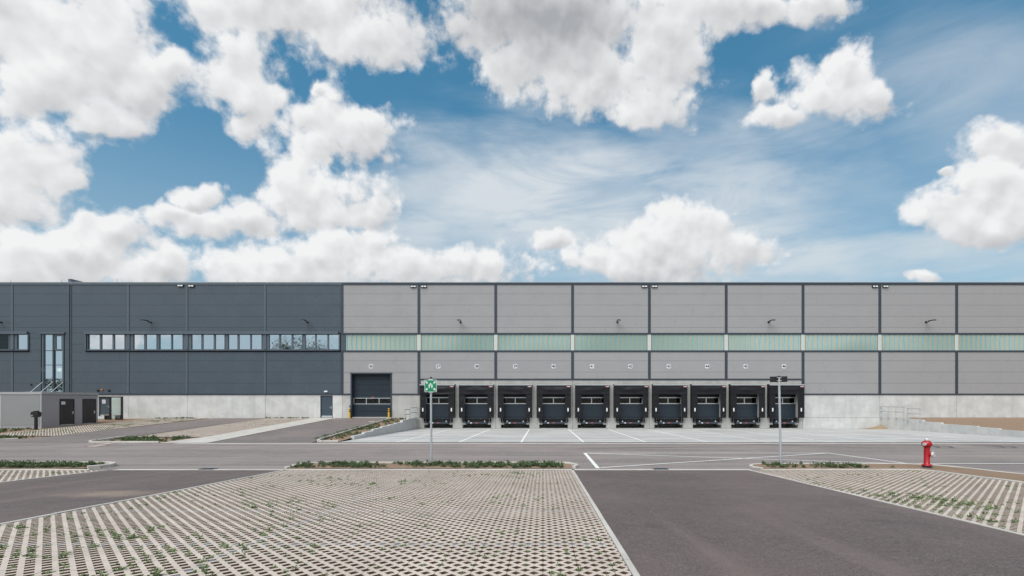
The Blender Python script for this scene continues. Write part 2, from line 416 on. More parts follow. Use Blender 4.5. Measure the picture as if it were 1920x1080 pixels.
M['hut'] = cladding('hut_cladding', (.31, .305, .33), .5); M['hut_front'] = cladding('hut_front_cladding', (.235, .245, .25), .5)
M['hut_trim'] = plain('hut_trim', (.34, .345, .35), .45)
M['hut_door'] = plain('hut_door', (.022, .020, .026), .42)
M['digit'] = plain('digit_black', (.03, .04, .05), .5)
M['poly'] = polycarbonate('polycarbonate')
M['glass'] = glazing('mirror_glass')
M['dark_glass'] = glazing('dock_pane', (.40, .42, .45), .10)
M['clear'] = clear_glass('clear_glass')
M['wood'] = plain('bench_wood', (.30, .19, .10), .6)
M['leaf'] = leaf_mat('weed_leaf', (.060, .105, .042), (.115, .165, .075))
M['leaf_dry'] = leaf_mat('young_weed', (.13, .185, .08), (.22, .27, .13))
M['tree_leaf'] = leaf_mat('tree_leaf', (.03, .06, .02), (.06, .10, .035))
M['bark'] = plain('bark', (.10, .075, .055), .9)
M['roofing'] = plain('roofing', (.40, .40, .39), .8)
M['rust'] = plain('rust_stain', (.33, .13, .06), .8)

# ------------------------------------------------------------------ mesh helpers
class MB:
    def __init__(s): s.v = []; s.f = []; s.sm = []
    def add(s, verts, faces, smooth=False):
        o = len(s.v); s.v += [tuple(p) for p in verts]; s.f += [tuple(i+o for i in f) for f in faces]; s.sm += [smooth]*len(faces)
        return s
    def box(s, x0, x1, y0, y1, z0, z1):
        return s.add([(x0, y0, z0), (x1, y0, z0), (x1, y1, z0), (x0, y1, z0), (x0, y0, z1), (x1, y0, z1), (x1, y1, z1), (x0, y1, z1)],
              [(0, 3, 2, 1), (4, 5, 6, 7), (0, 1, 5, 4), (1, 2, 6, 5), (2, 3, 7, 6), (3, 0, 4, 7)])
    def prism(s, pts, y0, y1):
        """outline in x,z pushed from y0 to y1"""
        n = len(pts)
        s.add([(x, y0, z) for x, z in pts]+[(x, y1, z) for x, z in pts],
              [tuple(range(n)), tuple(range(2*n-1, n-1, -1))]+[(i, i+n, (i+1) % n+n, (i+1) % n) for i in range(n)]); return s
    def prismz(s, pts, z0, z1):
        n = len(pts)
        s.add([(x, y, z0) for x, y in pts]+[(x, y, z1) for x, y in pts],
              [tuple(range(n-1, -1, -1)), tuple(range(n, 2*n))]+[(i, (i+1) % n, (i+1) % n+n, i+n) for i in range(n)]); return s
    def tube(s, pts, r, n=10, cap=True):
        pts = [Vector(p) for p in pts]; rs = r if isinstance(r, (list, tuple)) else [r]*len(pts)
        rings = []
        for i, p in enumerate(pts):
            d = (pts[min(i+1, len(pts)-1)]-pts[max(i-1, 0)]).normalized()
            a = d.orthogonal().normalized() if i == 0 else (rings[-1][1]-d*rings[-1][1].dot(d)).normalized()
            b = d.cross(a); rings.append(([p+(a*cos(2*pi*k/n)+b*sin(2*pi*k/n))*rs[i] for k in range(n)], a))
        V = [q for ring, _ in rings for q in ring]; Fc = []
        for i in range(len(pts)-1):
            for k in range(n): Fc.append((i*n+k, i*n+(k+1) % n, (i+1)*n+(k+1) % n, (i+1)*n+k))
        s.add(V, Fc, True)
        if cap: s.add(rings[0][0], [tuple(range(n-1, -1, -1))]); s.add(rings[-1][0], [tuple(range(n))])
        return s
    def lathe(s, prof, origin=(0, 0, 0), axis=(0, 0, 1), n=20):
        o = Vector(origin); d = Vector(axis).normalized(); a = d.orthogonal().normalized(); b = d.cross(a)
        V = []; Fc = []
        for r, h in prof:
            for k in range(n): V.append(o+d*h+(a*cos(2*pi*k/n)+b*sin(2*pi*k/n))*max(r, 1e-4))
        for i in range(len(prof)-1):
            for k in range(n): Fc.append((i*n+k, i*n+(k+1) % n, (i+1)*n+(k+1) % n, (i+1)*n+k))
        s.add(V, Fc, True); return s
    def mesh(s, name, mat, autosharp=True):
        me = bpy.data.meshes.new(name); me.from_pydata(s.v, [], s.f)
        me.polygons.foreach_set('use_smooth', s.sm)
        if any(s.sm): me.set_sharp_from_angle(angle=radians(38))
        if mat: me.materials.append(mat)
        me.update(); return me
    def build(s, name, mat, parent=None, loc=(0, 0, 0), rot=None):
        return obj(name, s.mesh(name, mat), parent, loc, rot)

def obj(name, me, parent=None, loc=(0, 0, 0), rot=None):
    o = bpy.data.objects.new(name, me); COL.objects.link(o); o.location = loc
    if rot: o.rotation_euler = rot
    if parent: o.parent = parent
    return o
def tag(o, label=None, cat=None, group=None, kind=None):
    for k, v in (('label', label), ('category', cat), ('group', group), ('kind', kind)):
        if v: o[k] = v
    return o
def thing(name, label, cat, loc=(0, 0, 0), rot=None, group=None):
    o = bpy.data.objects.new(name, None); COL.objects.link(o); o.location = loc; o.empty_display_size = .2
    if rot: o.rotation_euler = rot
    return tag(o, label, cat, group)
KIDS = {}
def kids(o): return [c for c in bpy.data.objects if c.parent == o]
def dup(root, loc, label, rot=None):
    """copy of a thing with copies of its parts and sub-parts"""
    r = root.copy(); COL.objects.link(r); r.location = loc; r['label'] = label
    if rot: r.rotation_euler = rot
    if root not in KIDS: KIDS[root] = [(c, kids(c)) for c in kids(root)]
    for c, sub in KIDS[root]:
        cc = c.copy(); COL.objects.link(cc); cc.parent = r
        for g in sub:
            gg = g.copy(); COL.objects.link(gg); gg.parent = cc
    return r
BOX = {}
def boxpart(name, mat, parent, x0, x1, y0, y1, z0, z1):
    """a box part; equal boxes share their mesh"""
    key = (name, mat.name, round(x1-x0, 3), round(y1-y0, 3), round(z1-z0, 3))
    if key not in BOX:
        BOX[key] = MB().box(-(x1-x0)/2, (x1-x0)/2, -(y1-y0)/2, (y1-y0)/2, -(z1-z0)/2, (z1-z0)/2).mesh(name, mat)
    return obj(name, BOX[key], parent, ((x0+x1)/2, (y0+y1)/2, (z0+z1)/2))

def FX(px): return (px-VX)/F*DF           # metres along the facade
def FZ(py): return ZE+(VY-py)/F*DF        # height on the facade
def at(px, D): return (px-VX)/F*D
def zat(py, D): return ZE+(VY-py)/F*D

# ground planes (height as a function of the distance y)
SP, SR, SC, SL, SRR = -.0452, (-2.593+2.448)/12.4, -.0172, .0383, .0445
def zP(y): return ZE-1.68+SP*y
def zR(y): return ZE-2.448+SR*(y-17.0)
def zC(y): return ZE-2.087+SC*y
def zL(y): return ZE-2.593+SL*(y-29.4)
def zS(y): return ZE-2.593+SRR*(y-29.4)

def sheet(name, mat, pts, zf, off=0.0, kind='structure', parent=None):
    """flat sheet over the outline pts on the plane zf"""
    me = bpy.data.meshes.new(name)
    me.from_pydata([(x, y, zf(y)+off) for x, y in pts], [], [tuple(range(len(pts)))])
    if me.polygons[0].normal.z < 0: me.flip_normals()
    me.materials.append(mat); me.update()
    o = obj(name, me, parent)
    if kind: o['kind'] = kind
    return o
def rect(x0, x1, y0, y1): return [(x0, y0), (x1, y0), (x1, y1), (x0, y1)]

# ------------------------------------------------------------------ terrain
def base_ground():
    ys = [-600, -60, -30, 17, 29.4, 49.2, 120, 600]; B = -.28
    zs = [zP(-30), zP(-30), zP(-30), zP(17), zR(29.4), zC(49.2), zC(49.2), zC(49.2)]
    xs = [-600, -80, 80, 600]
    V = [(x, y, z+B) for y, z in zip(ys, zs) for x in xs]; Fc = []
    for j in range(len(ys)-1):
        for i in range(3): Fc.append((j*4+i, j*4+i+1, (j+1)*4+i+1, (j+1)*4+i))
    tag(MB().add(V, Fc).build('ground', M['field']), kind='structure')
base_ground()
sheet('road', M['road'], rect(-75, 75, 17.0, 28.5), zR)
sheet('side_road', M['road'], rect(14.9, 75, -20, 17.0), zP)
sheet('driveway', M['drive'], rect(-14.9, -8.92, -25, 17.0), zP)
sheet('driveway', M['drive'], rect(1.06, 7.06, -25, 17.0), zP)
sheet('driveway', M['drive'], rect(-75, -24.85, -25, 17.0), zP)
sheet('dock_court', M['slab'], rect(-12.3, 33.0, 29.75, 48.40), zC)
sheet('gutter', M['kerb'], rect(-21.3, 75, 28.5, 29.05), zR, .004)
sheet('road', M['road'], rect(-75, -21.3, 28.5, 29.2), zR)
sheet('road', M['drive'], rect(-21.3, 75, 29.05, 29.75), zC, -.006)
sheet('soil', M['soil'], [(-80, 29.2), (-12.45, 29.2), (-12.45, 48.45), (-80, 48.45)], zL, -.05)
sheet('soil', M['soil'], [(33.15, 29.75), (80, 29.75), (80, 48.45), (33.15, 48.45)], zS, -.10)
sheet('ramp', M['ramp'], [(-19.75, 29.2), (-13.75, 29.2), (-13.75, 30.6), (-14.25, 40), (-14.6, 48.38), (-20.1, 48.38)], zL, .0)
sheet('footpath', M['walk'], [(-22.6, 29.2), (-19.75, 29.2), (-20.1, 48.36), (-22.3, 48.36), (-21.95, 32.5)], zL, .02)
sheet('service_road', M['ramp'], [(-34.5, 29.2), (-26.2, 29.2), (-27.2, 30.6), (-27.0, 33), (-26.9, 48.3), (-32.0, 48.3), (-32.4, 33), (-32.9, 31.2)], zL, .0)
# dirt in front of the left wall foot is the soil sheet itself

# ------------------------------------------------------------------ kerbs
def kerb(path, width, zf, h, step=1.0, name='kerb', depth=.2, gap=.008):
    """a run of kerb stones along path; every stone is a part"""
    root = bpy.data.objects.new(name, None); COL.objects.link(root); root['kind'] = 'structure'
    pts = [Vector((x, y, 0)) for x, y in path]
    segs = []
    for a, b in zip(pts[:-1], pts[1:]):
        L = (b-a).length; n = max(1, round(L/step)); 
        for k in range(n): segs.append((a+(b-a)*(k/n), a+(b-a)*((k+1)/n)))
    for a, b in segs:
        d = (b-a).normalized(); nn = Vector((-d.y, d.x, 0)); a2 = a+d*gap/2; b2 = b-d*gap/2
        hh = h+random.uniform(-.004, .004); c = min(.015, h*.4)
        V = []
        for p in (a2, b2):
            for off, dz in ((-width/2, -depth), (-width/2, hh-c), (-width/2+c, hh), (width/2-c, hh), (width/2, hh-c), (width/2, -depth)):
                q = p+nn*off; V.append((q.x, q.y, zf(q.y)+dz))
        Fc = [(i, i+1, i+7, i+6) for i in range(5)]+[(5, 0, 6, 11), (5, 4, 3, 2, 1, 0), (6, 7, 8, 9, 10, 11)]
        MB().add(V, Fc).build('kerb_stone', M['kerb'], root)
    return root
def arc(cx, cy, r, a0, a1, n=5):
    return [(cx+r*cos(radians(a0+(a1-a0)*k/n)), cy+r*sin(radians(a0+(a1-a0)*k/n))) for k in range(n+1)]
def zI(y): return zP(y) if y < 17 else zR(y)
# flush edgings of the parking bays
kerb([(1.02, 2.0), (1.02, 17.0)], .075, zP, .012)
kerb([(-8.87, 2.0), (-8.87, 17.0)], .09, zP, .012)
kerb([(7.11, 2.0), (7.11, 17.0)], .09, zP, .012)
kerb([(-14.95, 2.0), (-14.95, 17.0)], .09, zP, .012)
# planted islands between the bays and the road
kerb([(-8.85, 17.09)]+[(1.0, 17.09)], .10, zI, .035)
kerb([(-8.95, 17.25)]+arc(-8.2, 17.95, .78, 215, 90, 5)+arc(.45, 17.95, .78, 90, -35, 5), .13, zR, .10, .9)
kerb([(-24.8, 17.09), (-15.6, 17.09)], .10, zI, .035)
kerb([(-24.8, 18.55), (-17.0, 18.55)]+arc(-16.35, 17.85, .70, 90, -50, 5), .15, zR, .12, .9)
kerb([(7.55, 17.09), (13.0, 17.09), (13.15, 16.6), (13.15, 2)], .10, zI, .035)
kerb([(7.6, 17.2)]+arc(8.3, 17.9, .75, 215, 90, 5)+[(13.2, 18.65)]+arc(13.4, 17.15, 1.5, 90, 8, 5)+[(14.98, 15.6), (15.0, 2)], .12, zI, .05, .95)
# verge of the left service road and the ramp strip
kerb([(-13.85, 30.7), (-14.32, 40), (-14.68, 48.3)], .12, zL, .08)
kerb([(-13.75, 30.5)]+arc(-13.1, 30.35, .6, 190, 260, 3)+[(-12.3, 29.85)], .13, zL, .10, .8)
kerb([(-22.7, 29.35), (-26.4, 29.35)]+arc(-26.5, 30.05, .7, 270, 170, 4)+[(-27.1, 32.2)], .13, zL, .10, .9)
kerb([(-33.0, 31.2), (-34.6, 29.6), (-40, 29.3), (-48, 29.3)], .13, zL, .08)
# gutter strips across the driveway mouths
sheet('gutter', M['kerb'], rect(-14.8, -8.95, 17.0, 17.32), zR, .006)
sheet('gutter', M['kerb'], rect(1.1, 7.2, 17.0, 17.32), zR, .006)
# soil of the islands
sheet('soil', M['soil'], rect(-8.95, 1.02, 17.14, 18.67), zR, .05)
sheet('soil', M['soil'], rect(-24.8, -15.95, 17.14, 18.5), zR, .05)
sheet('soil', M['soil'], rect(7.7, 13.12, 17.14, 18.6), zR, .035)
sheet('soil', M['soil'], [(13.2, 2), (14.94, 2), (14.94, 15.6), (14.85, 17.14), (13.1, 17.14), (13.2, 16.6)], zP, .035)
sheet('soil', M['soil'], [(13.12, 17.14), (14.85, 17.14), (14.4, 18.1), (13.6, 18.55), (13.12, 18.6)], zR, .035)

# ------------------------------------------------------------------ grass pavers
H_IN, CELL = .061, .1
def clip(poly, a, b, c):
    """keep the part of poly where a*x+b*y <= c"""
    out = []
    for i in range(len(poly)):
        p, q = poly[i], poly[(i+1) % len(poly)]
        dp, dq = a*p[0]+b*p[1]-c, a*q[0]+b*q[1]-c
        if dp <= 0: out.append(p)
        if dp*dq < 0:
            t = dp/(dp-dq); out.append((p[0]+(q[0]-p[0])*t, p[1]+(q[1]-p[1])*t))
    return out
def paver_shape(x0, x1, y0, y1):
    """honeycomb grid stone over a rectangle: (verts, faces) with square cells standing on their corners"""
    V, Fc = [], []
    def face(ps):
        o = len(V); V.extend(ps); Fc.append(tuple(range(o, o+len(ps))))
    for i in range(floor(x0/CELL)-1, floor(x1/CELL)+3):
        for j in range(floor(y0/CELL)-1, floor(y1/CELL)+3):
            if (i+j) % 2: continue
            cx, cy = i*CELL, j*CELL
            o_ = [(CELL, 0), (0, CELL), (-CELL, 0), (0, -CELL)]
            for k in range(4):
                a, b = o_[k], o_[(k+1) % 4]; s = H_IN/CELL
                poly = [(cx+a[0], cy+a[1]), (cx+b[0], cy+b[1]), (cx+b[0]*s, cy+b[1]*s), (cx+a[0]*s, cy+a[1]*s)]
                wall = [poly[3], poly[2]]
                for (A, B, C) in ((1, 0, x1), (-1, 0, -x0), (0, 1, y1), (0, -1, -y0)):
                    if poly: poly = clip(poly, A, B, C)
                if len(poly) >= 3: face([(x, y, 0) for x, y in poly])
                for (A, B, C) in ((1, 0, x1), (-1, 0, -x0), (0, 1, y1), (0, -1, -y0)):
                    if wall:
                        wl = clip([wall[0], wall[1]], A, B, C)
                        wall = wl[:2] if len(wl) >= 2 else None
                if wall: face([(*wall[0], 0), (*wall[1], 0), (*wall[1], -.07), (*wall[0], -.07)])
    return V, Fc
TILE = .4; GAP = .0022
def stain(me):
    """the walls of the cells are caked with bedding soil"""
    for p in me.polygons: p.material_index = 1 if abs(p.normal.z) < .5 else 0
def visible(x, y, zf):
    px = VX+F*x/max(y, .1); py = VY+F*(ZE-zf(y))/max(y, .1)
    return y > 2 and -20 < px < 1940 and py < 1100
def paving(name, x0, x1, y0, y1, zf, slope, parts, markers_rows=(), marker_cols=(), y_front=None):
    bed = sheet(name, M['bed'], rect(x0-.03, x1+.03, y0, y1), zf, -.031)
    ang = math.atan(slope)
    tv, tf = paver_shape(GAP, TILE-GAP, GAP, TILE-GAP)
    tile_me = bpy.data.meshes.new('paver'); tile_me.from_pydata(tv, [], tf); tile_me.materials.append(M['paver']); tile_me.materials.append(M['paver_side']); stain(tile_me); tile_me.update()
    tiles = []
    for i in range(floor(x0/TILE+1e-6), math.ceil(x1/TILE-1e-6)):
        for j in range(floor(y0/TILE+1e-6), math.ceil(y1/TILE-1e-6)):
            a, b, c, d = max(i*TILE, x0), min((i+1)*TILE, x1), max(j*TILE, y0), min((j+1)*TILE, y1)
            full = (b-a) > TILE-.001 and (d-c) > TILE-.001
            tiles.append((i*TILE, j*TILE, full, (a, b, c, d)))
    vis = [t for t in tiles if t[2] and visible(t[0]+.2, t[1]+.2, zf)]
    vis.sort(key=lambda t: t[1]*t[1]+.15*t[0]*t[0]); single = set((t[0], t[1]) for t in vis[:parts])
    big = MB()
    for (tx, ty, full, r) in tiles:
        if (tx, ty) in single:
            o = obj('paver', tile_me, bed, (tx, ty, zf(ty)+random.uniform(-.001, .001)), (ang, 0, 0)); continue
        if full: V, Fc = tv, tf; V = [(x+tx, y+ty, z) for x, y, z in V]
        else:
            if r[1]-r[0] < .03 or r[3]-r[2] < .03: continue
            V, Fc = paver_shape(r[0]+GAP, r[1]-GAP, r[2]+GAP, r[3]-GAP)
        big.add([(x, y, z+zf(y)) for x, y, z in V], Fc)
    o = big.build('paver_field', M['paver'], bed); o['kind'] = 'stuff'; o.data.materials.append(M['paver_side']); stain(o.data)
    # blue-grey filler blocks that mark the bays
    q = H_IN-.004
    mk = MB().add([(q, 0, 0), (0, q, 0), (-q, 0, 0), (0, -q, 0), (q, 0, -.06), (0, q, -.06), (-q, 0, -.06), (0, -q, -.06)],
                  [(0, 1, 2, 3), (0, 4, 5, 1), (1, 5, 6, 2), (2, 6, 7, 3), (3, 7, 4, 0)]).mesh('marker_block', M['marker'])
    spots = set()
    for my in markers_rows:
        j = round(my/CELL)
        for i in range(math.ceil((x0+.06)/CELL), floor((x1-.06)/CELL)+1):
            if (i+j) % 2 == 0: spots.add((i, j))
    for mx in marker_cols:
        i = round(mx/CELL)
        for j in range(math.ceil((y0+.06)/CELL), floor((y1-.06)/CELL)+1):
            if (i+j) % 2 == 0: spots.add((i, j))
    sp = sorted(spots, key=lambda s: s[1]); sp = [s for s in sp if visible(s[0]*CELL, s[1]*CELL, zf)]
    for (i, j) in sp[:300]:
        obj('marker_block', mk, bed, (i*CELL, j*CELL, zf(j*CELL)-.004), (ang, 0, 0))
    return bed, spots
ROWS = (6.8, 9.3, 11.8, 14.3)
bed_mid, sp_mid = paving('parking_pavement', -8.8, .975, -3.0, 17.0, zP, SP, 300, ROWS, (-4.0,))
bed_right, sp_right = paving('parking_pavement', 7.18, 13.08, 2.0, 17.0, zP, SP, 300, ROWS)
bed_left, sp_left = paving('parking_pavement', -24.8, -15.02, 6.0, 17.0, zP, SP, 120, (14.3,))
paving('parking_pavement', -26.8, -22.15, 32.4, 48.0, zL, SL, 0)
paving('parking_pavement', -37.6, -32.45, 33.0, 48.2, zL, SL, 0)

# ------------------------------------------------------------------ weeds
def leaf(mb, p, az, el, L, w):
    d = Vector((cos(az)*cos(el), sin(az)*cos(el), sin(el))); s = Vector((-sin(az), cos(az), 0))*w
    p = Vector(p); m = p+d*L*.55+Vector((0, 0, L*.08)); t = p+d*L-Vector((0, 0, L*.12))
    mb.add([p, m+s, t, m-s], [(0, 1, 2), (0, 2, 3)])
def weed(mb, x, y, z, size, n):
    h = size*random.uniform(.3, .9)
    for k in range(n):
        az = random.uniform(0, 2*pi); el = random.uniform(.05, 1.25); f = random.random()
        leaf(mb, (x+cos(az)*size*.1*f, y+sin(az)*size*.1*f, z+h*.55*f), az, el, size*random.uniform(.35, .85), size*random.uniform(.07, .13))
from mathutils import noise as mnoise
def weeds_in_pavers(x0, x1, y0, y1, zf, amount, seed, size=(.05, .10), blocked=(), bias=None):
    mb = MB(); rng = random.Random(seed); 
    for _ in range(amount):
        i = rng.randint(math.ceil(x0/CELL)+1, floor(x1/CELL)-1); j = rng.randint(math.ceil(y0/CELL)+1, floor(y1/CELL)-1)
        if (i+j) % 2 or (i, j) in blocked: continue
        x, y = i*CELL, j*CELL
        c = mnoise.noise(Vector((x*.55+seed, y*.55, 0)))*.6+mnoise.noise(Vector((x*1.9, y*1.9, seed)))*.5+(bias(x, y) if bias else 0)
        if c+rng.uniform(-.45, .45) < .03: continue
        sz = rng.uniform(*size)*(.75+max(0, c)*1.0)*(1.05 if y < 8 else .95)
        weed(mb, x+rng.uniform(-.03, .03), y+rng.uniform(-.03, .03), zf(y)-.03, sz, rng.randint(7, 18))
    return mb
def stuff(mb, name, mat): return tag(mb.build(name, mat), kind='stuff')
w1 = weeds_in_pavers(-8.8, .94, 4.2, 16.9, zP, 9500, 3, (.05, .11), sp_mid, lambda x, y: .16 if (x < -2.6 and y < 8.5) else (-.10 if x > -3 and y > 8 else -.02))
stuff(w1, 'weeds', M['leaf_dry'])
w2 = weeds_in_pavers(7.2, 13.0, 6.0, 16.9, zP, 4600, 11, (.06, .12), sp_right, lambda x, y: .28 if x < 9.0 and y < 12.5 else -.16)
stuff(w2, 'weeds', M['leaf_dry'])
w3 = weeds_in_pavers(-24.6, -15.1, 9, 16.9, zP, 2700, 5, (.06, .12), sp_left)
stuff(w3, 'weeds', M['leaf_dry'])
w4 = weeds_in_pavers(-26.7, -22.2, 32.6, 47.8, zL, 1300, 21, (.06, .12), (), lambda x, y: -.1)
stuff(w4, 'weeds', M['leaf_dry'])
w5 = weeds_in_pavers(-37.4, -32.5, 33.2, 48, zL, 3600, 23, (.07, .13), (), lambda x, y: .12)
stuff(w5, 'weeds', M['leaf_dry'])

def weeds_on_strip(x0, x1, y0, y1, zf, off, per_m2, seed, size, dens=None):
    mb = MB(); rng = random.Random(seed)
    for _ in range(int((x1-x0)*(y1-y0)*per_m2)):
        x, y = rng.uniform(x0, x1), rng.uniform(y0, y1)
        c = mnoise.noise(Vector((x*.8, y*1.0, seed)))*.7+mnoise.noise(Vector((x*2.4, y*2.4, seed)))*.4+(dens(x, y) if dens else 0)
        if c+rng.uniform(-.3, .3) < 0: continue
        weed(mb, x, y, zf(y)+off, rng.uniform(*size), rng.randint(10, 20))
    return mb
stuff(weeds_on_strip(-8.8, .7, 17.25, 18.55, zR, .05, 60, 31, (.10, .20), lambda x, y: .34 if x > -3.6 else (.3 if x < -6.3 else -.05)), 'weeds', M['leaf'])
stuff(weeds_on_strip(-24.6, -16.2, 17.25, 18.4, zR, .05, 75, 33, (.11, .21), lambda x, y: .5), 'weeds', M['leaf'])
stuff(weeds_on_strip(8.0, 12.4, 17.25, 18.5, zR, .04, 40, 35, (.09, .19), lambda x, y: .1 if x < 11.6 else -.4), 'weeds', M['leaf'])
stuff(weeds_on_strip(-14.5, -12.6, 30.8, 48, zL, -.04, 16, 37, (.14, .28)), 'weeds', M['leaf'])
stuff(weeds_on_strip(-26.8, -22.7, 29.6, 32.2, zL, -.04, 26, 39, (.14, .30), lambda x, y: .12), 'weeds', M['leaf'])
stuff(weeds_on_strip(-44, -33.4, 30.0, 32.6, zL, -.04, 22, 41, (.14, .28), lambda x, y: .15), 'weeds', M['leaf'])
stuff(weeds_on_strip(-46, -38.6, 34.6, 37.8, zL, -.04, 24, 43, (.12, .26), lambda x, y: .2), 'weeds', M['leaf'])
stuff(weeds_on_strip(-37.5, -33.5, 47.9, 48.3, zL, -.02, 40, 45, (.10, .20), lambda x, y: .4), 'weeds', M['leaf'])
stuff(weeds_on_strip(-27.0, -22.6, 48.0, 48.3, zL, .0, 40, 47, (.10, .20), lambda x, y: .3), 'weeds', M['leaf'])

# ------------------------------------------------------------------ road markings
def stripe(mb, a, b, w, zf, off):
    a, b = Vector((*a, 0)), Vector((*b, 0)); d = (b-a).normalized(); n = Vector((-d.y, d.x, 0))*w/2
    mb.add([(p.x, p.y, zf(p.y)+off) for p in (a-n, b-n, b+n, a+n)], [(0, 1, 2, 3)])
mk = MB(); stripe(mk, (1.95, 17.55), (1.95, 23.15), .14, zR, .004); tag(mk.build('road_marking', M['white_line']), kind='structure')
for a, b, off in (((2.03, 23.08), (13.25, 23.08), .004), ((13.25, 23.15), (13.95, 18.8), .004), ((2.05, 22.98), (13.9, 18.75), .008), ((2.05, 17.65), (13.2, 22.98), .012)):
    mk = MB(); stripe(mk, a, b, .12, zR, off); tag(mk.build('road_marking', M['white_line']), kind='structure')
mk = MB(); stripe(mk, (13.9, 18.78), (70, 18.95), .12, zR, .016); tag(mk.build('road_marking', M['white_line']), kind='structure')
for k in range(12):
    x = -8.8+3.75*k
    mk = MB(); stripe(mk, (x, 29.8), (x, 47.0), .13, zC, .004); tag(mk.build('bay_marking', M['white_line']), kind='structure')

M['tyre'] = asphalt('tyre_rubber', (.145, .126, .121), .4)
def tyre_mark(pts, w=.16):
    mb = MB(); V = []
    for i, (x, y) in enumerate(pts):
        a, b = pts[max(i-1, 0)], pts[min(i+1, len(pts)-1)]; d = Vector((b[0]-a[0], b[1]-a[1], 0)).normalized(); n = Vector((-d.y, d.x, 0))*w/2*sin(pi*(i+.6)/(len(pts)+.2))
        V += [(x-n.x, y-n.y, zR(y-n.y)+.018), (x+n.x, y+n.y, zR(y+n.y)+.018)]
    tag(mb.add(V, [(2*i, 2*i+2, 2*i+3, 2*i+1) for i in range(len(pts)-1)]).build('tyre_mark', M['tyre']), kind='structure')
for cx in (20.2, 20.9, 23.6, 24.2): tyre_mark(arc(cx, 26.7, .9, 110, -95, 12), .13)
tyre_mark([(10.6+t_*.62, 27.9-.02*t_*t_) for t_ in range(12)], .14)
tyre_mark([(-2+t_*1.2, 25.2+.018*t_*t_) for t_ in range(13)], .10)

# ------------------------------------------------------------------ warehouse
W = thing('warehouse', 'long grey and anthracite warehouse hall with a row of loading docks', 'warehouse', (0, DF, 0))
ZTOP, ZP1, ZBAND1, ZBAND0, ZBAND00, ZPL = FZ(529.8), FZ(534), FZ(624.3), FZ(627.3), FZ(657), FZ(739)
ZR0 = FZ(660); ZDK = FZ(711)
cols_dark = [-195, -85, 23.5, 133, 241, 351, 497.5, 641.5]
cols_light = [641.5+144*k for k in range(12)]
XL, XR = FX(cols_dark[0]), FX(cols_light[-1])
# carcass behind the skin
MB().box(XL+.1, XR-.1, 10, 60, ZTOP-.9, ZTOP-.7).box(XL+.1, XR-.1, .35, 10, ZTOP-.9, ZTOP-.7).build('roof', M['roofing'], W)
bk = MB(); bk.box(XL+.05, FX(68), .21, .35, -.4, ZTOP-.05).box(FX(128), XR-.05, .21, .35, FZ(663), ZTOP-.05)
bk.box(FX(128), FX(655), .21, .35, -.4, FZ(663)).box(FX(737), FX(788), .21, .35, -.4, FZ(663)).box(FX(1506.5), XR-.05, .21, .35, -.4, FZ(663)).box(FX(655), FX(737), .21, .35, FZ(700), FZ(663)).box(FX(788), FX(1506.5), .21, .35, ZDK, FZ(663))
bk.box(FX(68), FX(128), .21, .35, FZ(622), ZTOP-.05)
bk.build('back_wall', M['joint'], W)
MB().box(XL, XL+.2, .25, 60, -.4, ZTOP).box(XR-.2, XR, .25, 60, -.4, ZTOP).box(XL, XR, 60, 60.2, -.4, ZTOP).build('side_wall', M['panel_light'], W)

def field_of_panels(x0, x1, ztop, zbot, mat, first=None, pitch=1.094, skip=None):
    """horizontal sandwich panels laid edge to edge with open joints"""
    z = ztop; h = first or pitch
    while z > zbot+.05:
        z0 = max(zbot, z-h)
        boxpart('wall_panel', mat, W, x0+.02, x1-.02, 0, .12, z0+.007, z-.007)
        z = z0; h = pitch
first_up = (551.0-534)/19.2; first_low = (676.5-660)/19.2
for i in range(len(cols_dark)-1):
    a, b = FX(cols_dark[i]), FX(cols_dark[i+1])
    tall = (i == 2)                                    # bay with the tall stair window
    if tall:
        field_of_panels(a, b, ZP1, FZ(624.5), M['panel_dark'], first_up)
        field_of_panels(FX(121), b, FZ(624.5), ZPL, M['panel_dark'], FZ(624.5)-FZ(635))
        field_of_panels(a, FX(77), ZR0, ZPL, M['panel_dark'], first_low)
    elif i <= 1:
        field_of_panels(a, b, ZP1, ZBAND1, M['panel_dark'], first_up)
        field_of_panels(a, b, ZR0, ZPL, M['panel_dark'], first_low)
        if i == 1: pass
    elif i == 3:
        field_of_panels(a, b, ZP1, ZBAND1, M['panel_dark'], first_up)
        field_of_panels(a, FX(161), ZBAND1, ZR0, M['panel_dark'], 1.094)
        field_of_panels(a, b, ZR0, ZPL, M['panel_dark'], first_low)
    else:
        field_of_panels(a, b, ZP1, ZBAND1, M['panel_dark'], first_up)
        field_of_panels(a, b, ZR0, ZPL, M['panel_dark'], first_low)
field_of_panels(FX(55.2), FX(77), FZ(624.5), ZR0, M['panel_dark'], FZ(624.5)-FZ(635))
for i in range(len(cols_light)-1):
    a, b = FX(cols_light[i]), FX(cols_light[i+1])
    field_of_panels(a+.09, b-.09, ZP1, ZBAND1, M['panel_light'], first_up)
    dock = 1 <= i <= 5
    if i == 0:
        field_of_panels(a+.09, b-.09, ZR0, FZ(699.5), M['panel_light'], first_low)
        for (x0, x1) in ((a+.09, FX(657.5)), (FX(734.5), b-.09)): field_of_panels(x0, x1, FZ(699.5), ZPL, M['panel_light'], .95)
    else:
        field_of_panels(a+.09, b-.09, ZR0, ZDK if dock else ZPL, M['panel_light'], first_low)
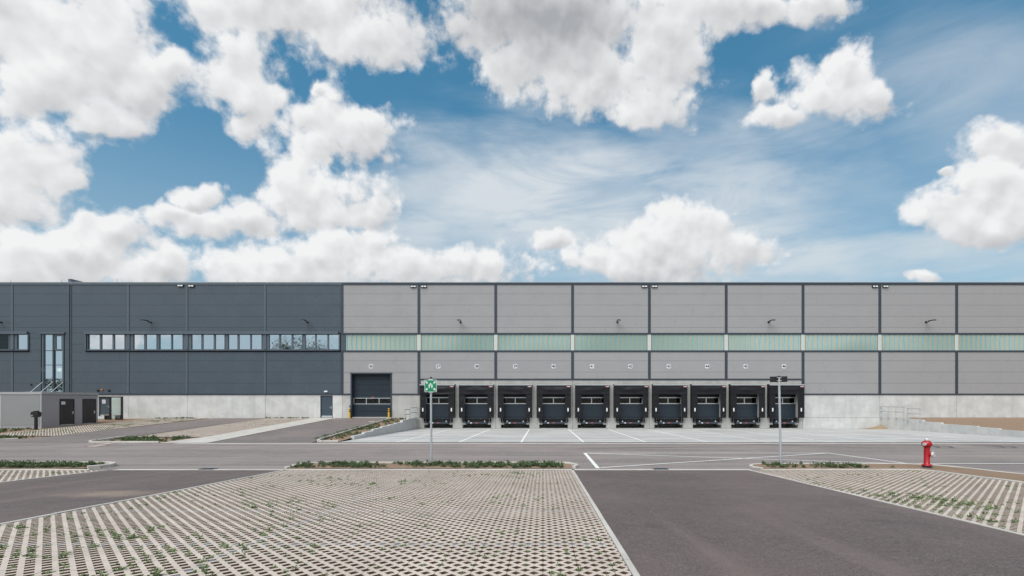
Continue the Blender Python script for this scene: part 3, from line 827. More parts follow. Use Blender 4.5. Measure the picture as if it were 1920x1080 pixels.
# vertical cover strips
for k, px in enumerate(cols_dark[:-1]):
    x = FX(px); zc = [(ZBAND1, ZP1), (ZPL, ZR0)]
    if px == 133: zc = [(ZPL, ZP1)]
    for z0, z1 in zc:
        boxpart('cover_strip', M['trim_mid'], W, x-.10, x+.055, -.03, .05, z0, z1)
        boxpart('strip_groove', M['joint'], W, x+.058, x+.10, -.012, .05, z0, z1)
for px in cols_light:
    x = FX(px); w = .13
    zlow = ZDK if 786 < px < 1510 else ZPL
    boxpart('cover_strip', M['trim'], W, x-w, x+w, -.035, .05, ZBAND1, ZP1)
    boxpart('cover_strip', M['trim'], W, x-w, x+w, -.035, .05, ZPL if px < 700 or px > 1510 else (FZ(739) if px in (cols_light[1], cols_light[6]) else zlow), ZR0)
# parapet cap, bands
xs = FX(641.5)
boxpart('parapet_cap', M['trim_mid'], W, XL, xs, -.06, .40, ZP1, ZTOP)
boxpart('parapet_cap', M['trim'], W, xs, XR, -.063, .40, ZP1, ZTOP-.01)
boxpart('cap_flashing', M['alu'], W, XL-.02, XR+.02, -.075, .42, ZTOP, ZTOP+.035)
boxpart('window_band', M['trim'], W, FX(641.5)-.13, XR, -.05, .06, ZBAND0, ZBAND1)
boxpart('window_band', M['trim'], W, FX(641.5)-.13, XR, -.05, .06, ZR0, ZBAND00)
def foot(x0, x1, z, mat=None): boxpart('foot_flashing', mat or M['trim'], W, x0, x1, -.045, .05, z-.075, z+.055)
foot(XL, FX(657.5), ZPL); foot(FX(734.5), FX(786), ZPL); foot(FX(1508), XR, ZPL); foot(FX(788.6), FX(1505.4), ZDK)
for px in (787.3, 1506.7): boxpart('foot_flashing', M['trim'], W, FX(px)-.07, FX(px)+.07, -.047, .05, FZ(783 if px > 1000 else 740), ZDK+.05)

# translucent window band, one sheet to a bay
def poly_sheet(x0, x1):
    mb = MB(); n = max(1, round((x1-x0)/.1172)); dx = (x1-x0)/n
    for k in range(n):
        a = x0+k*dx; y = .035 if k % 4 else .012
        mb.add([(a+.006, y, ZBAND00), (a+dx-.006, y, ZBAND00), (a+dx-.006, y, ZBAND0), (a+.006, y, ZBAND0)], [(0, 1, 2, 3)])
        y2 = .035 if (k+1) % 4 else .012
        mb.add([(a+dx-.006, y, ZBAND00), (a+dx+.006, y2, ZBAND00), (a+dx+.006, y2, ZBAND0), (a+dx-.006, y, ZBAND0)], [(0, 1, 2, 3)])
    return mb
for i in range(len(cols_light)-1):
    a, b = cols_light[i], cols_light[i+1]
    x0 = FX(a+4.5) if i else FX(648.5); x1 = FX(b-4.5)
    poly_sheet(x0, x1).build('translucent_sheet', M['poly'], W)
    if i: boxpart('sheet_joint', M['white_frame'], W, FX(a-3.6), FX(a+3.6), -.02, .04, ZBAND00+.005, ZBAND0-.005)
boxpart('window_infill', M['panel_dark'], W, FX(639), FX(648), -.01, .05, ZBAND00+.004, ZBAND0-.004)

# office windows
def office_window(panes, x0, x1, z0, z1, dark=None, mull=None):
    """one window: frame (part) with its panes and bars as sub-parts"""
    fr = MB(); t = .075
    fr.box(x0, x1, .0, .16, z0, z0+t).box(x0, x1, .0, .16, z1-t*.6, z1).box(x0, x0+t, .0, .16, z0+t, z1-t*.6).box(x1-t, x1, .0, .16, z0+t, z1-t*.6)
    w = fr.build('window', M['trim_mid'], W)
    for k, (a, b) in enumerate(panes):
        a, b = FX(a), FX(b)
        MB().box(a, b, .10, .118, z0+t+.002, z1-t*.6-.002).build('pane', M['glass'] if not (dark and k in dark) else M['dark_glass'], w)
        if k+1 < len(panes): MB().box(b, FX(panes[k+1][0]), .03, .15, z0+t+.001, z1-t*.6-.001).build('mullion', M['trim_mid'], w)
    return w
WZ0, WZ1 = FZ(656.3), FZ(626.6)
WINS = [([(166.3, 186.3), (189.5, 210.2), (213.5, 233.2)], 163.5, 234.5), ([(249.2, 269.5), (273, 292.6)], 248, 294.5), ([(298.5, 320), (322.5, 342.3)], 297, 343.5),
        ([(358.6, 376.8), (379.8, 400), (403, 420.5)], 357, 422), ([(427.6, 444.6), (447.6, 468.4), (470.8, 490)], 426, 491.5),
        ([(504.4, 522.8), (525.8, 546.2), (549, 566)], 502.8, 567.5), ([(571.8, 590.4), (592.6, 613.4), (616, 634.6)], 570.5, 636.2),
        ([(31.6, 50)], 30, 52.5), ([(-12, 15.5)], -14, 17.5), ([(-45, -30), (-28, -16)], -47, -14.8)]
for panes, a, b in WINS: office_window(panes, FX(a), FX(b), WZ0, WZ1, (0,) if a == -14 else None)
for x0, x1 in ((234.5, 248), (294.5, 297), (343.5, 357), (422, 426), (491.5, 502.8), (567.5, 570.5), (17.5, 30)):
    boxpart('window_pier', M['trim_mid'], W, FX(x0)+.002, FX(x1)-.002, .02, .16, WZ0, WZ1)
    if x1-x0 > 8: boxpart('sun_blind_rail', M['trim_mid'], W, FX((x0+x1)/2)-.13, FX((x0+x1)/2)+.13, -.05, .018, WZ0+.05, WZ1)
for a, b in ((160.5, 635), (-60, 53)):
    boxpart('window_hood', M['trim_mid'], W, FX(a), FX(b), -.16, .05, FZ(626.4), FZ(621.8))
    boxpart('window_sill', M['trim'], W, FX(a), FX(b+2), -.14, .05, FZ(658.4), FZ(656.4))
for px in (161.6, 636.8, 54): boxpart('window_cheek', M['trim_mid'], W, FX(px)-.05, FX(px)+.05, -.10, .16, FZ(656.3), FZ(626.5))
# near-black sheet painted as the unlit room behind the office windows
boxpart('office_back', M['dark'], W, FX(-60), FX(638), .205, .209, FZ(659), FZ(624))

# tall stair window
def stair_window():
    z0, z1 = FZ(735.5), FZ(626); x0, x1 = FX(79), FX(119.5)
    fr = MB(); fr.box(x0, x0+.13, -.02, .2, z0, z1).box(x1-.13, x1, -.02, .2, z0, z1).box(x0+.13, x1-.13, -.02, .2, z1-.08, z1).box(x0+.13, x1-.13, -.02, .2, z0, z0+.08)
    w = fr.build('window', M['trim_mid'], W)
    xm = FX(99.6)
    MB().box(xm-.07, xm+.07, .0, .17, z0+.081, z1-.081).build('mullion', M['trim'], w)
    rows = [z1-.081, FZ(657.3), FZ(684.3), FZ(710.8), z0+.081]
    for k in range(4):
        for (a, b) in ((x0+.131, xm-.071), (xm+.071, x1-.131)):
            MB().box(a, b, .10, .118, rows[k+1]+(.03 if k < 3 else .0), rows[k]-(.03 if k else 0)).build('pane', M['glass'], w)
            if k < 3: MB().box(a, b, .06, .15, rows[k+1]-.029, rows[k+1]+.029).build('transom', M['trim'], w)
    s = MB(); a, b, c, d = xm+.08, x1-.14, rows[1]+.03, rows[0]-.01
    s.box(a, a+.12, .03, .098, c, d).box(b-.12, b, .03, .098, c, d).box(a+.12, b-.12, .03, .098, c, c+.12).box(a+.12, b-.12, .03, .098, d-.12, d)
    s.build('sash', M['trim_mid'], w)
    boxpart('window_hood', M['trim_mid'], W, FX(76), FX(122.5), -.14, .05, FZ(626), FZ(623.2))
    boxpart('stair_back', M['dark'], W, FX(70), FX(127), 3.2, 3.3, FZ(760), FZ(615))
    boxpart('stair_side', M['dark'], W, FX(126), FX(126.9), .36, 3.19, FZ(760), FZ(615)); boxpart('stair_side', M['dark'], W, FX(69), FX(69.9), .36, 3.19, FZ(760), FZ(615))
stair_window()
lamp = thing('pendant_lamp', 'round white globe lamp glowing behind the tall stair window', 'lamp', (FX(93.6), DF+.9, FZ(692)))
prof = [(.20*sin(pi*k/10), -.20*cos(pi*k/10)) for k in range(11)]
MB().lathe(prof).build('globe', glow('globe_glow', (1, .88, .72), 6.0), lamp)
MB().tube([(0, 0, .2), (0, 0, 1.6)], .012, 6).build('cord', M['black'], lamp)

# downpipe with its roof outlet and the fire wall on the roof
dpx = FX(130.6)
MB().tube([(dpx, -.09, FZ(745)), (dpx, -.09, ZP1+.02)], .055, 10).build('downpipe', M['trim_mid'], W)
MB().box(FX(128.6), FX(134.4), -.04, 30, ZTOP+.036, ZTOP+.33).build('fire_wall', M['trim_mid'], W)
MB().box(FX(128.2), FX(134.8), -.07, 30, ZTOP+.331, ZTOP+.36).build('fire_wall_cap', M['alu'], W)

# concrete plinth
def plinth(x0, x1, z0, z1, y=.02, mat=None):
    return boxpart('concrete_panel', mat or M['conc'], W, x0+.012, x1-.012, y, .205, z0, z1)
dk = [c for c in cols_dark[:-1]]
for i in range(len(dk)):
    a = FX(dk[i]); b = FX(dk[i+1]) if i+1 < len(dk) else FX(641.5)
    if i == 6:
        plinth(a, FX(600.6), -.3, ZPL-.08); plinth(FX(623.4), b, -.3, ZPL-.08); boxpart('door_lintel', M['conc'], W, FX(600.6)-.01, FX(623.4)+.01, .021, .204, FZ(741.6), ZPL-.08)
    elif i == 3:
        plinth(a, FX(184.5), -.3, ZPL-.08); plinth(FX(206), b, -.3, ZPL-.08); boxpart('door_lintel', M['conc'], W, FX(184.5)-.01, FX(206)+.01, .021, .204, FZ(745), ZPL-.08)
    else: plinth(a, b, -.3, ZPL-.08)
plinth(FX(641.5), FX(657.8), -.3, ZPL-.08, .02, M['conc_dock']); plinth(FX(734), FX(786.6), -.3, ZPL-.08, .02, M['conc_dock'])
for i in range(6, len(cols_light)-1):
    a, b = FX(cols_light[i]), FX(cols_light[i+1])
    plinth(a, b, FZ(783), ZPL-.08); plinth(a, b, -.3, FZ(783)-.02, .0)

# side door in the plinth
def plinth_door(px0, px1, py0, py1, mat, notice=False):
    x0, x1, z1, z0 = FX(px0), FX(px1), FZ(py0), FZ(py1)
    d = MB().box(x0+.045, x1-.045, .10, .15, z0+.04, z1-.04).build('door', mat, W)
    MB().box(x0, x0+.043, .06, .19, z0, z1).box(x1-.043, x1, .06, .19, z0, z1).box(x0+.043, x1-.043, .06, .19, z1-.038, z1).build('door_frame', M['trim'], d)
    MB().box(x0+.046, x1-.046, .02, .19, z0, z0+.035).box(x0+.06, x1-.06, .088, .099, z0+.05, z0+.2).build('kick_plate', M['alu'], d)
    MB().tube([(x1-.14, .06, z0+1.02), (x1-.14, .02, z0+1.02), (x1-.28, .02, z0+1.02)], .014, 8).box(x1-.17, x1-.11, .09, .099, z0+.86, z0+1.10).build('handle', M['alu'], d)
    return d
plinth_door(601, 623, 742, 783.2, plain('side_door', (.040, .060, .085), .4))
dd = plinth_door(185.5, 205.6, 745.6, 781.5, plain('shelter_door', (.05, .066, .08), .4))
dd2 = thing('notice', 'white notice with a grid of pictograms on the grey door by the hut', 'sign', (FX(193.3), DF+.096, FZ(753)))
MB().box(-.16, .16, -.012, 0, -.18, .18).build('plate', M['white'], dd2)
mbp = MB()
for i in range(2):
    for j in range(2): mbp.box(-.13+i*.14, -.01+i*.14, -.015, -.0125, -.14+j*.15, -.02+j*.15)
mbp.build('pictogram', plain('pictogram_grey', (.42, .40, .41), .5), dd2)

# big door 36 --------------------------------------------------------------
def big_door():
    x0, x1, z0, z1 = FX(660), FX(732.4), FZ(782), FZ(701.4); y = .42
    d = MB().box(x0, x1, y+.05, y+.09, z0, z1).build('loading_door', M['dark'], W)  # backing painted near-black as the unlit hall behind the panes
    # section heights from the floor
    n = 8; h = (z1-z0)/n
    for k in range(n):
        a, b = z0+k*h+.011, z0+(k+1)*h-.011
        if k == 2 or k == 3: continue
        s = MB(); m = 6
        for j in range(m):
            s.box(x0+.01, x1-.01, y-(.022 if j % 2 else 0), y+.049, a+(b-a)*j/m+.001, a+(b-a)*(j+1)/m-.001)
        s.build('door_section', M['door_slat'], d)
    wa, wb = FZ(758), FZ(746)
    s = MB(); s.box(x0+.01, x1-.01, y-.001, y+.049, z0+2*h+.004, wa-.001).box(x0+.01, x1-.01, y-.001, y+.049, wb+.001, z0+4*h-.004)
    s.build('door_section', M['door_slat'], d)
    xs = [x0+.03, x0+(x1-x0)/3, x0+(x1-x0)*2/3, x1-.03]; f = MB()
    f.box(xs[0], xs[3], y-.02, y+.04, wa, wa+.06).box(xs[0], xs[3], y-.02, y+.04, wb-.06, wb)
    for x in xs: f.box(x-.035, x+.035, y-.019, y+.039, wa+.061, wb-.061)
    f.build('window_frame', M['alu'], d)
    for a, b in zip(xs[:-1], xs[1:]): MB().box(a+.036, b-.036, y+.005, y+.015, wa+.062, wb-.062).build('pane', M['dark_glass'], d)
    MB().box((x0+x1)/2-.12, (x0+x1)/2+.12, y-.03, y-.021, FZ(745.3), FZ(744)).build('label', M['label_red'], d)
    fr = MB(); fr.box(FX(657.6), x0, -.06, .6, FZ(782), FZ(699.8)).box(x1, FX(734.6), -.06, .6, FZ(782), FZ(699.8))
    fr.box(FX(657), FX(735.2), -.07, .6, FZ(701.3), FZ(698.8)).build('door_surround', M['trim'], W)
    MB().box(x0, x1, .02, .6, z0-.3, z0-.002).build('door_threshold', M['conc_dock'], W)
    MB().box(x0-.2, x1+.2, .95, 1.05, z0-.2, z1+.3).build('door_void', M['dark'], W)
big_door()
bol = thing('bollard', 'yellow and black bollard at the left jamb of door 36', 'bollard', (FX(657.3), DF-.25, zL(48.2)), group='bollards at the big door')
def bar(z0, z1, r=.085): return MB().lathe([(0, z0), (r, z0), (r, z1), (0, z1)], n=18)
bar(0, .62).build('post', M['yellow'], bol); bar(.6202, .70).build('band', M['black'], bol); bar(.7002, .78).build('band', M['yellow'], bol); bar(.7802, .86).build('band', M['black'], bol)
MB().lathe([(0, .96), (.06, .955), (.085, .93), (.085, .8602), (0, .8602)], n=18).build('cap', M['yellow'], bol)
dup(bol, (FX(730.5), DF-.25, zL(48.2)), 'yellow and black bollard at the right jamb of door 36')
sw = thing('door_switch', 'small black switch box on the concrete left of door 36', 'switch', (FX(656.4), DF+.01, FZ(761.6)))
MB().box(-.06, .06, -.06, .008, -.09, .09).build('housing', M['black'], sw)
MB().lathe([(.0, .0), (.03, .0), (.03, .02), (0, .02)], (0, -.06, .02), (0, -1, 0), 12).build('button', M['steel'], sw)

# loading docks ------------------------------------------------------------
DPX = [822+72*i for i in range(10)]
def dock_wall():
    """concrete wall of two docks to a bay with door openings and pits"""
    zt, zl = ZDK-.08, FZ(783)
    for i in range(5):
        xa, xb = FX(cols_light[1+i])+.012, FX(cols_light[2+i])-.012
        y0, y1 = .02, .35
        cs = [FX(DPX[2*i]), FX(DPX[2*i+1])]; o = 1.28
        boxpart('concrete_header', M['conc_dock'], W, xa, xb, y0, y1, FZ(722)+.002, zt)
        e = xa
        for c in cs+[None]:
            boxpart('concrete_pier', M['conc_dock'], W, e, xb if c is None else c-o, y0, y1, zl+.006, FZ(722)); e = 0 if c is None else c+o
        # below the floor: T-shaped pits between the footings
        e = xa
        for c in cs+[None]:
            boxpart('concrete_footing', M['conc_dock'], W, e, xb if c is None else c-1.40, y0, .6, -.3, zl-.006)
            if c is not None:
                e = c+1.40
                for k in (-1, 1): boxpart('corbel', M['conc_dock'], W, c+k*1.24-.158, c+k*1.24+.158, y0+.003, .6, FZ(796), FZ(792.3))
        for c in cs:
            pit = MB().box(c-1.39, c+1.39, 2.4, 2.5, -.2, zl).box(c-1.5, c-1.401, .61, 2.4, -.2, zl).box(c+1.401, c+1.5, .61, 2.4, -.2, zl).build('dock_pit', M['conc_dock'], W)
            MB().box(c-1.39, c+1.39, -.02, 2.39, -.2, .075).build('pit_floor', M['conc_dock'], pit)
dock_wall()
def dock_door(i):
    c = FX(DPX[i]); x0, x1, z0, z1 = c-1.27, c+1.27, FZ(783), FZ(723); y = .30
    d = MB().box(x0, x1, y+.05, y+.09, z0+.0, z1).build('dock_door', M['dark'], W)  # near-black backing stands for the dark interior seen through the panes
    if not DD:
        h = .5; wa, wb = FZ(757.6), FZ(744.6); k = 0; z = z0+.01; s = MB()
        while z < wa-.02:
            b = min(wa-.002, z+.125); s.box(-1.26, 1.26, y-(.012 if k % 2 else 0), y+.049, z-z0, b-z0-.006); z = b; k += 1
        DD['section'] = s.mesh('door_section', M['door_slat'])
        DD['top'] = MB().box(-1.26, 1.26, y, y+.049, wb-z0+.002, z1-z0-.002).mesh('door_section', M['rubber'])
        f = MB(); f.box(-1.26, 1.26, y-.025, y+.04, wa-z0, wa-z0+.085).box(-1.26, 1.26, y-.025, y+.04, wb-z0-.085, wb-z0)
        for x in (-1.22, -.01, 1.22): f.box(x-.04, x+.04, y-.024, y+.039, wa-z0+.086, wb-z0-.086)
        DD['frame'] = f.mesh('window_frame', M['alu'])
        DD['pane'] = MB().box(-.585, .585, y+.005, y+.015, wa-z0+.087, wb-z0-.087).mesh('pane', M['dark_glass'])
        DD['void'] = None
    for nm, key in (('door_section', 'section'), ('door_section', 'top'), ('window_frame', 'frame')): obj(nm, DD[key], d, (c, 0, z0))
    for x in (-.615, .605): obj('pane', DD['pane'], d, (c+x, 0, z0))
    # light catching on the cill inside some panes
    return d
DD = {}
for i in range(10): dock_door(i)

NUM = [str(37+i) for i in range(10)]
SAY = ['leftmost {0} behind the green sign, {1}', 'second {0} from the left, {1}', 'third {0} from the left, {1}', 'fourth {0} from the left, {1}', 'fifth {0} from the left, {1}',
       'fifth {0} from the right, {1}', 'fourth {0} from the right, {1}', 'third {0} from the right, {1}', 'last but one {0} on the right, {1}', 'rightmost {0} behind the tall grey pole, {1}']
def curtain_mesh(x0, x1, z0, z1, y, amp, seed, nx=14, nz=8, sag=0.0):
    """hanging cloth with folds, a closed sheet a few centimetres thick"""
    mb = MB(); V = []
    for side in (0, 1):
        for j in range(nz+1):
            for i in range(nx+1):
                u, v = i/nx, j/nz; x = x0+(x1-x0)*u; z = z0+(z1-z0)*v
                n = mnoise.noise(Vector((x*1.3+seed, z*2.6, seed*.37)))*amp
                fold = sag*sin(pi*u)*sin(pi*min(1, v*1.15))*.5*(1+sin(9*(v+.35*sin(pi*u))))
                V.append((x, y-(n+fold)*(1-abs(2*u-1)**6)+side*.03, z))
    A = (nx+1)*(nz+1); Fc = []
    for j in range(nz):
        for i in range(nx):
            a = j*(nx+1)+i; Fc.append((a, a+1, a+nx+2, a+nx+1)); Fc.append((A+a, A+a+nx+1, A+a+nx+2, A+a+1))
    for i in range(nx): Fc.append((i, A+i, A+i+1, i+1)); t = nz*(nx+1)+i; Fc.append((t, t+1, A+t+1, A+t))
    for j in range(nz): a = j*(nx+1); Fc.append((a, a+nx+1, A+a+nx+1, A+a)); b = a+nx; Fc.append((b, A+b, A+b+nx+1, b+nx+1))
    mb.add(V, Fc, True); return mb
SH_W, SH_D = 1.66, .60
def shelter(i):
    c = FX(DPX[i]); z0 = FZ(783)
    t = thing('dock_shelter', SAY[i].format('black dock shelter', 'under plate '+NUM[i]), 'dock shelter', (c, DF+.02, z0), group='dock shelters along the loading bays')
    H = 3.24
    head = 2.26
    fr = MB(); fr.box(-SH_W, -SH_W+.06, -SH_D+.04, -.002, 0, H-.03).box(SH_W-.06, SH_W, -SH_D+.04, -.002, 0, H-.03).build('side_frame', M['rubber'], t)
    MB().prism([(-SH_W-.02, H-.03), (SH_W+.02, H-.03), (SH_W+.02, H+.02), (-SH_W-.02, H+.02)], -SH_D, -.002).build('top_cover', M['rubber'], t)
    MB().box(-SH_W-.02, SH_W+.02, -SH_D-.022, -SH_D-.002, H-.10, H+.0).build('gutter_rail', M['alu'], t)
    curtain_mesh(-SH_W, SH_W, head, H-.10, -SH_D, .05, i*3.1, 18, 10, .07).build('head_curtain', M['curtain'], t)
    curtain_mesh(-SH_W, -1.09+random.uniform(-.02, .02), 0, head+.04, -SH_D+.035, .03, i*5.3+40, 5, 12).build('side_curtain', M['curtain'], t)
    curtain_mesh(1.09+random.uniform(-.02, .02), SH_W, 0, head+.04, -SH_D+.035, .03, i*2.7+80, 5, 12).build('side_curtain', M['curtain'], t)
    for s in (-1, 1): MB().box(s*1.38-.055, s*1.38+.055, -SH_D-.03, -SH_D-.012, .62, .95).build('guide_plate', M['white'], t)
    lb = MB().box(1.24, 1.58, -SH_D-.085, -SH_D-.075, H-.27, H-.17).build('label', M['white'], t)
    MB().box(1.25, 1.36, -SH_D-.089, -SH_D-.086, H-.26, H-.18).box(1.40, 1.57, -SH_D-.089, -SH_D-.086, H-.245, H-.195).build('lettering', M['label_red'], lb)
for i in range(10): shelter(i)

def leveller():
    t = thing('dock_leveller', SAY[0].format('dark dock leveller', 'at dock '+NUM[0]), 'dock leveller', (FX(DPX[0]), DF+.02, FZ(783)), group='dock levellers with bumpers')
    MB().box(-1.07, 1.07, .02, 2.0, -.09, -.02).build('platform', M['trim'], t)
    MB().box(-1.0, 1.0, -.16, .015, -.60, -.42).build('lip', M['trim'], t)
    MB().box(-1.04, 1.04, .05, .10, -.60, -.095).build('front_plate', M['rubber'], t)
    for s in (-1, 1):
        b = MB().box(s*1.23-.15, s*1.23+.15, -.14, -.002, -.48, .0).build('bumper', M['rubber'], t)
        q = MB()
        for z in (-.12, -.36): q.lathe([(0, 0), (.032, 0), (.032, .012), (0, .012)], (s*1.23, -.141, z), (0, -1, 0), 10)
        q.build('bolt', M['steel'], b)
        MB().prism([(s*.78-.11, -.42), (s*.78+.11, -.42), (s*.78+.04, -.36), (s*.78+.025, -.27), (s*.78-.025, -.27), (s*.78-.04, -.36)], -.13, -.02).build('wedge', M['alu'], t)
        MB().tube([(s*.42, .045, -.12), (s*.42, .0, -.14), (s*.42, -.03, -.10)], .014, 6).build('hook', M['steel'], t)
    MB().box(-.62, -.46, -.168, -.161, -.555, -.47).build('plate', M['white'], t)
    MB().box(-.12, .10, -.168, -.161, -.545, -.485).build('label', M['label_red'], t)
    return t
lv = leveller()
for i in range(1, 10): dup(lv, (FX(DPX[i]), DF+.02, FZ(783)), SAY[i].format('dark dock leveller', 'at dock '+NUM[i]))

# number plates ------------------------------------------------------------
SEG = {'0': 'abcdef', '1': 'bc', '2': 'abged', '3': 'abgcd', '4': 'fgbc', '5': 'afgcd', '6': 'afgedc', '7': 'abc', '8': 'abcdefg', '9': 'gfabcd'}
def text_mesh(txt, size, mat, y):
    cu = bpy.data.curves.new('digits', 'FONT'); cu.body = txt; cu.size = size; cu.align_x = 'CENTER'; cu.align_y = 'CENTER'; cu.extrude = .002; cu.resolution_u = 3; cu.space_character = .92; cu.offset = .011
    o = bpy.data.objects.new('digits_tmp', cu); COL.objects.link(o)
    dg = bpy.context.evaluated_depsgraph_get(); me = bpy.data.meshes.new_from_object(o.evaluated_get(dg)); bpy.data.objects.remove(o); bpy.data.curves.remove(cu)
    me.name = 'digits'; me.materials.clear(); me.materials.append(mat); return me
for k, px in enumerate([695.5]+DPX):
    n = str(36+k)
    t = thing('number_plate', 'white plate reading 36 above the big ground level door' if k == 0 else SAY[k-1].format('dock number plate', 'reading '+n).replace('behind', 'above').replace('above the green sign', 'up above the green sign').replace('above the tall grey pole', 'up above the tall grey pole'), 'sign', (FX(px), DF, FZ(687)), group='dock number plates')
    a, c = .20, .05
    MB().prism([(-a+c, -a), (a-c, -a), (a, -a+c), (a, a-c), (a-c, a), (-a+c, a), (-a, a-c), (-a, -a+c)], -.025, -.001).build('plate', M['white'], t)
    obj('digits', text_mesh(n, .37, M['digit'], 0), t, (0, -.030, 0), (radians(90), 0, 0))

# floodlights, wall lamps, roof rods ---------------------------------------
def floodlight(px, py, label):
    t = thing('floodlight', label, 'floodlight', (FX(px), DF, FZ(py)), group='twin floodlights under the parapet')
    MB().box(-.29, .29, -.13, -.05, -.10, .10).build('housing', M['black'], t)
    MB().box(-.05, .05, -.05, 0, -.05, .05).build('bracket', M['black'], t)
    for s in (-1, 1): MB().box(s*.13-.105, s*.13+.105, -.142, -.131, -.055, .055).build('lens', M['lens'], t)
    return t
f0 = floodlight(339.5, 536, 'twin floodlight left of the cover strip over the office windows')
for px, py, lb in ((359.5, 536.5, 'twin floodlight right of the cover strip over the office windows'), (775.3, 537.4, 'twin floodlight at the top right corner above door 36'),
                   (795, 537.4, 'twin floodlight high above dock 37, just right of the cover strip'), (1208, 537.4, 'twin floodlight high above dock 42, left of the cover strip'),
                   (1227, 537.4, 'twin floodlight high above dock 43, right of the cover strip'), (1640, 537.3, 'twin floodlight left of the strip, in the blank bay beyond dock 46'),
                   (1659.5, 537.3, 'twin floodlight right of the strip, above the right railing')):
    dup(f0, (FX(px), DF, FZ(py)), lb)
def wall_lamp(px, py, label):
    t = thing('wall_lamp', label, 'lamp', (FX(px), DF, FZ(py)), group='lamps on arms along the facade')
    MB().lathe([(0, 0), (.11, 0), (.11, .05), (.05, .07), (0, .07)], (0, 0, 0), (0, -1, 0), 12).build('wall_plate', M['black'], t)
    MB().tube([(0, -.04, 0), (0, -.22, -.03), (0, -.42, .03)], .045, 8).build('arm', M['black'], t)
    MB().prismz([(-.14, -1.12), (.14, -1.12), (.17, -.95), (.13, -.42), (.06, -.33), (-.06, -.33), (-.13, -.42), (-.17, -.95)], .0, .085).build('head', M['black'], t)
    MB().box(-.11, .11, -1.05, -.55, -.012, -.001).build('lens', M['lens'], t)
    return t
l0 = wall_lamp(283, 604, 'black lamp on an arm above the left pair of office windows')
for px, lb in ((577, 'black lamp on an arm above the last office window before the grey cladding'), (863.5, 'black lamp on an arm, first from the left on the grey cladding'),
               (1157.5, 'black lamp on an arm, second on the grey cladding, mid facade'), (1441, 'black lamp on an arm, third on the grey cladding, above the tall pole'),
               (1736, 'black lamp on an arm above the right railing'), (2.5, 'black lamp on an arm at the far left edge of the facade')):
    dup(l0, (FX(px), DF, FZ(604)), lb)
RODS = ['leftmost lightning rod, by the picture edge', 'lightning rod just left of the roof fire wall', 'lightning rod over the first long office window', 'lightning rod left of the office floodlights',
        'lightning rod over the middle anthracite bay', 'lightning rod over the last anthracite bay', 'lightning rod over the middle of the door 36 bay', 'lightning rod at the right end of the door 36 bay',
        'lightning rod above the second dock from the left', 'lightning rod above the third and fourth docks', 'lightning rod on the parapet, above the middle of the dock row', 'lightning rod near the twin floodlights at mid facade',
        'lightning rod on the parapet, left of its close neighbour', 'lightning rod above the tall grey pole', 'lightning rod over the blank bay beyond dock 46', 'lightning rod over the right railing', 'rightmost lightning rod on the parapet']
for k, px in enumerate((15, 111, 215, 314, 442, 573, 704, 753, 881, 1009, 1139, 1270, 1400, 1440, 1570, 1700, 1826)):
    h = random.choice((.22, .3, .4))
    t = thing('lightning_rod', RODS[k], 'lightning rod', (FX(px), DF+.25, ZTOP+.036), group='lightning rods along the parapet')
    MB().tube([(0, 0, 0), (0, 0, h)], .022, 6).build('rod', M['steel'], t)
    MB().lathe([(0, .05), (.08, .04), (.09, 0)], n=8).build('foot', M['conc'], t)

# small fittings on the anthracite wall ------------------------------------
def round_vent(px, lb):
    t = thing('vent', lb, 'vent', (FX(px), DF, FZ(732.3)), group='round vents by the glass shelter')
    MB().lathe([(0, .0), (.12, .0), (.12, .04), (.095, .05)], (0, 0, 0), (0, -1, 0), 18).build('rim', M['black'], t)
    mb = MB()
    for z in (-.06, -.02, .02, .06): mb.box(-.08, .08, -.035, -.005, z-.012, z+.012)
    mb.build('louvre', M['black'], t)
round_vent(184.3, 'round black vent left of the orange strobe'); round_vent(205, 'round black vent right of the orange strobe')
t = thing('strobe_light', 'small orange strobe on the anthracite wall between two vents', 'alarm light', (FX(192), DF, FZ(731)))
MB().lathe([(0, .09), (.05, .08), (.085, .03), (.085, .0)], (0, -.03, 0), (-.3, -1, .2), 14).build('dome', M['orange'], t)
MB().box(-.09, .09, -.03, 0, -.08, .08).build('base', M['black'], t)
t = thing('camera', 'small black security camera on the wall above the hut', 'camera', (FX(59.5), DF, FZ(721)))
MB().box(-.04, .04, -.05, 0, -.03, .07).build('mount', M['black'], t); MB().lathe([(0, .10), (.06, .07), (.075, 0), (.0, 0)], (0, -.09, .0), (0, -.3, -1), 12).build('dome', M['black'], t)
t = thing('bulkhead_light', 'small white lamp on the wall over the side door', 'lamp', (FX(611.5), DF, FZ(734.3)))
MB().box(-.17, .17, -.06, 0, -.03, .09).build('housing', M['alu'], t); MB().box(-.15, .15, -.12, -.06, -.045, .07).build('lens', M['lens'], t)

# entrance canopy ----------------------------------------------------------
t = thing('canopy', 'glass canopy on three steel tie rods below the tall stair window', 'canopy', (FX(99), DF, FZ(736)))
x0, x1 = FX(79.5)-FX(99)-.25, FX(119)-FX(99)+.1
MB().box(x0, x1, -1.25, -.02, 0, .025).build('glass_sheet', plain('canopy_glass', (.50, .60, .58), .15), t)
MB().box(x0, x1, -1.29, -1.252, -.03, .06).build('edge_profile', M['steel'], t)
for px in (80.3, 99.2, 118.6):
    x = FX(px)-FX(99); MB().tube([(x, -.03, FZ(716.5)-FZ(736)), (x, -1.15, .05)], .028, 8).build('tie_rod', M['steel'], t)

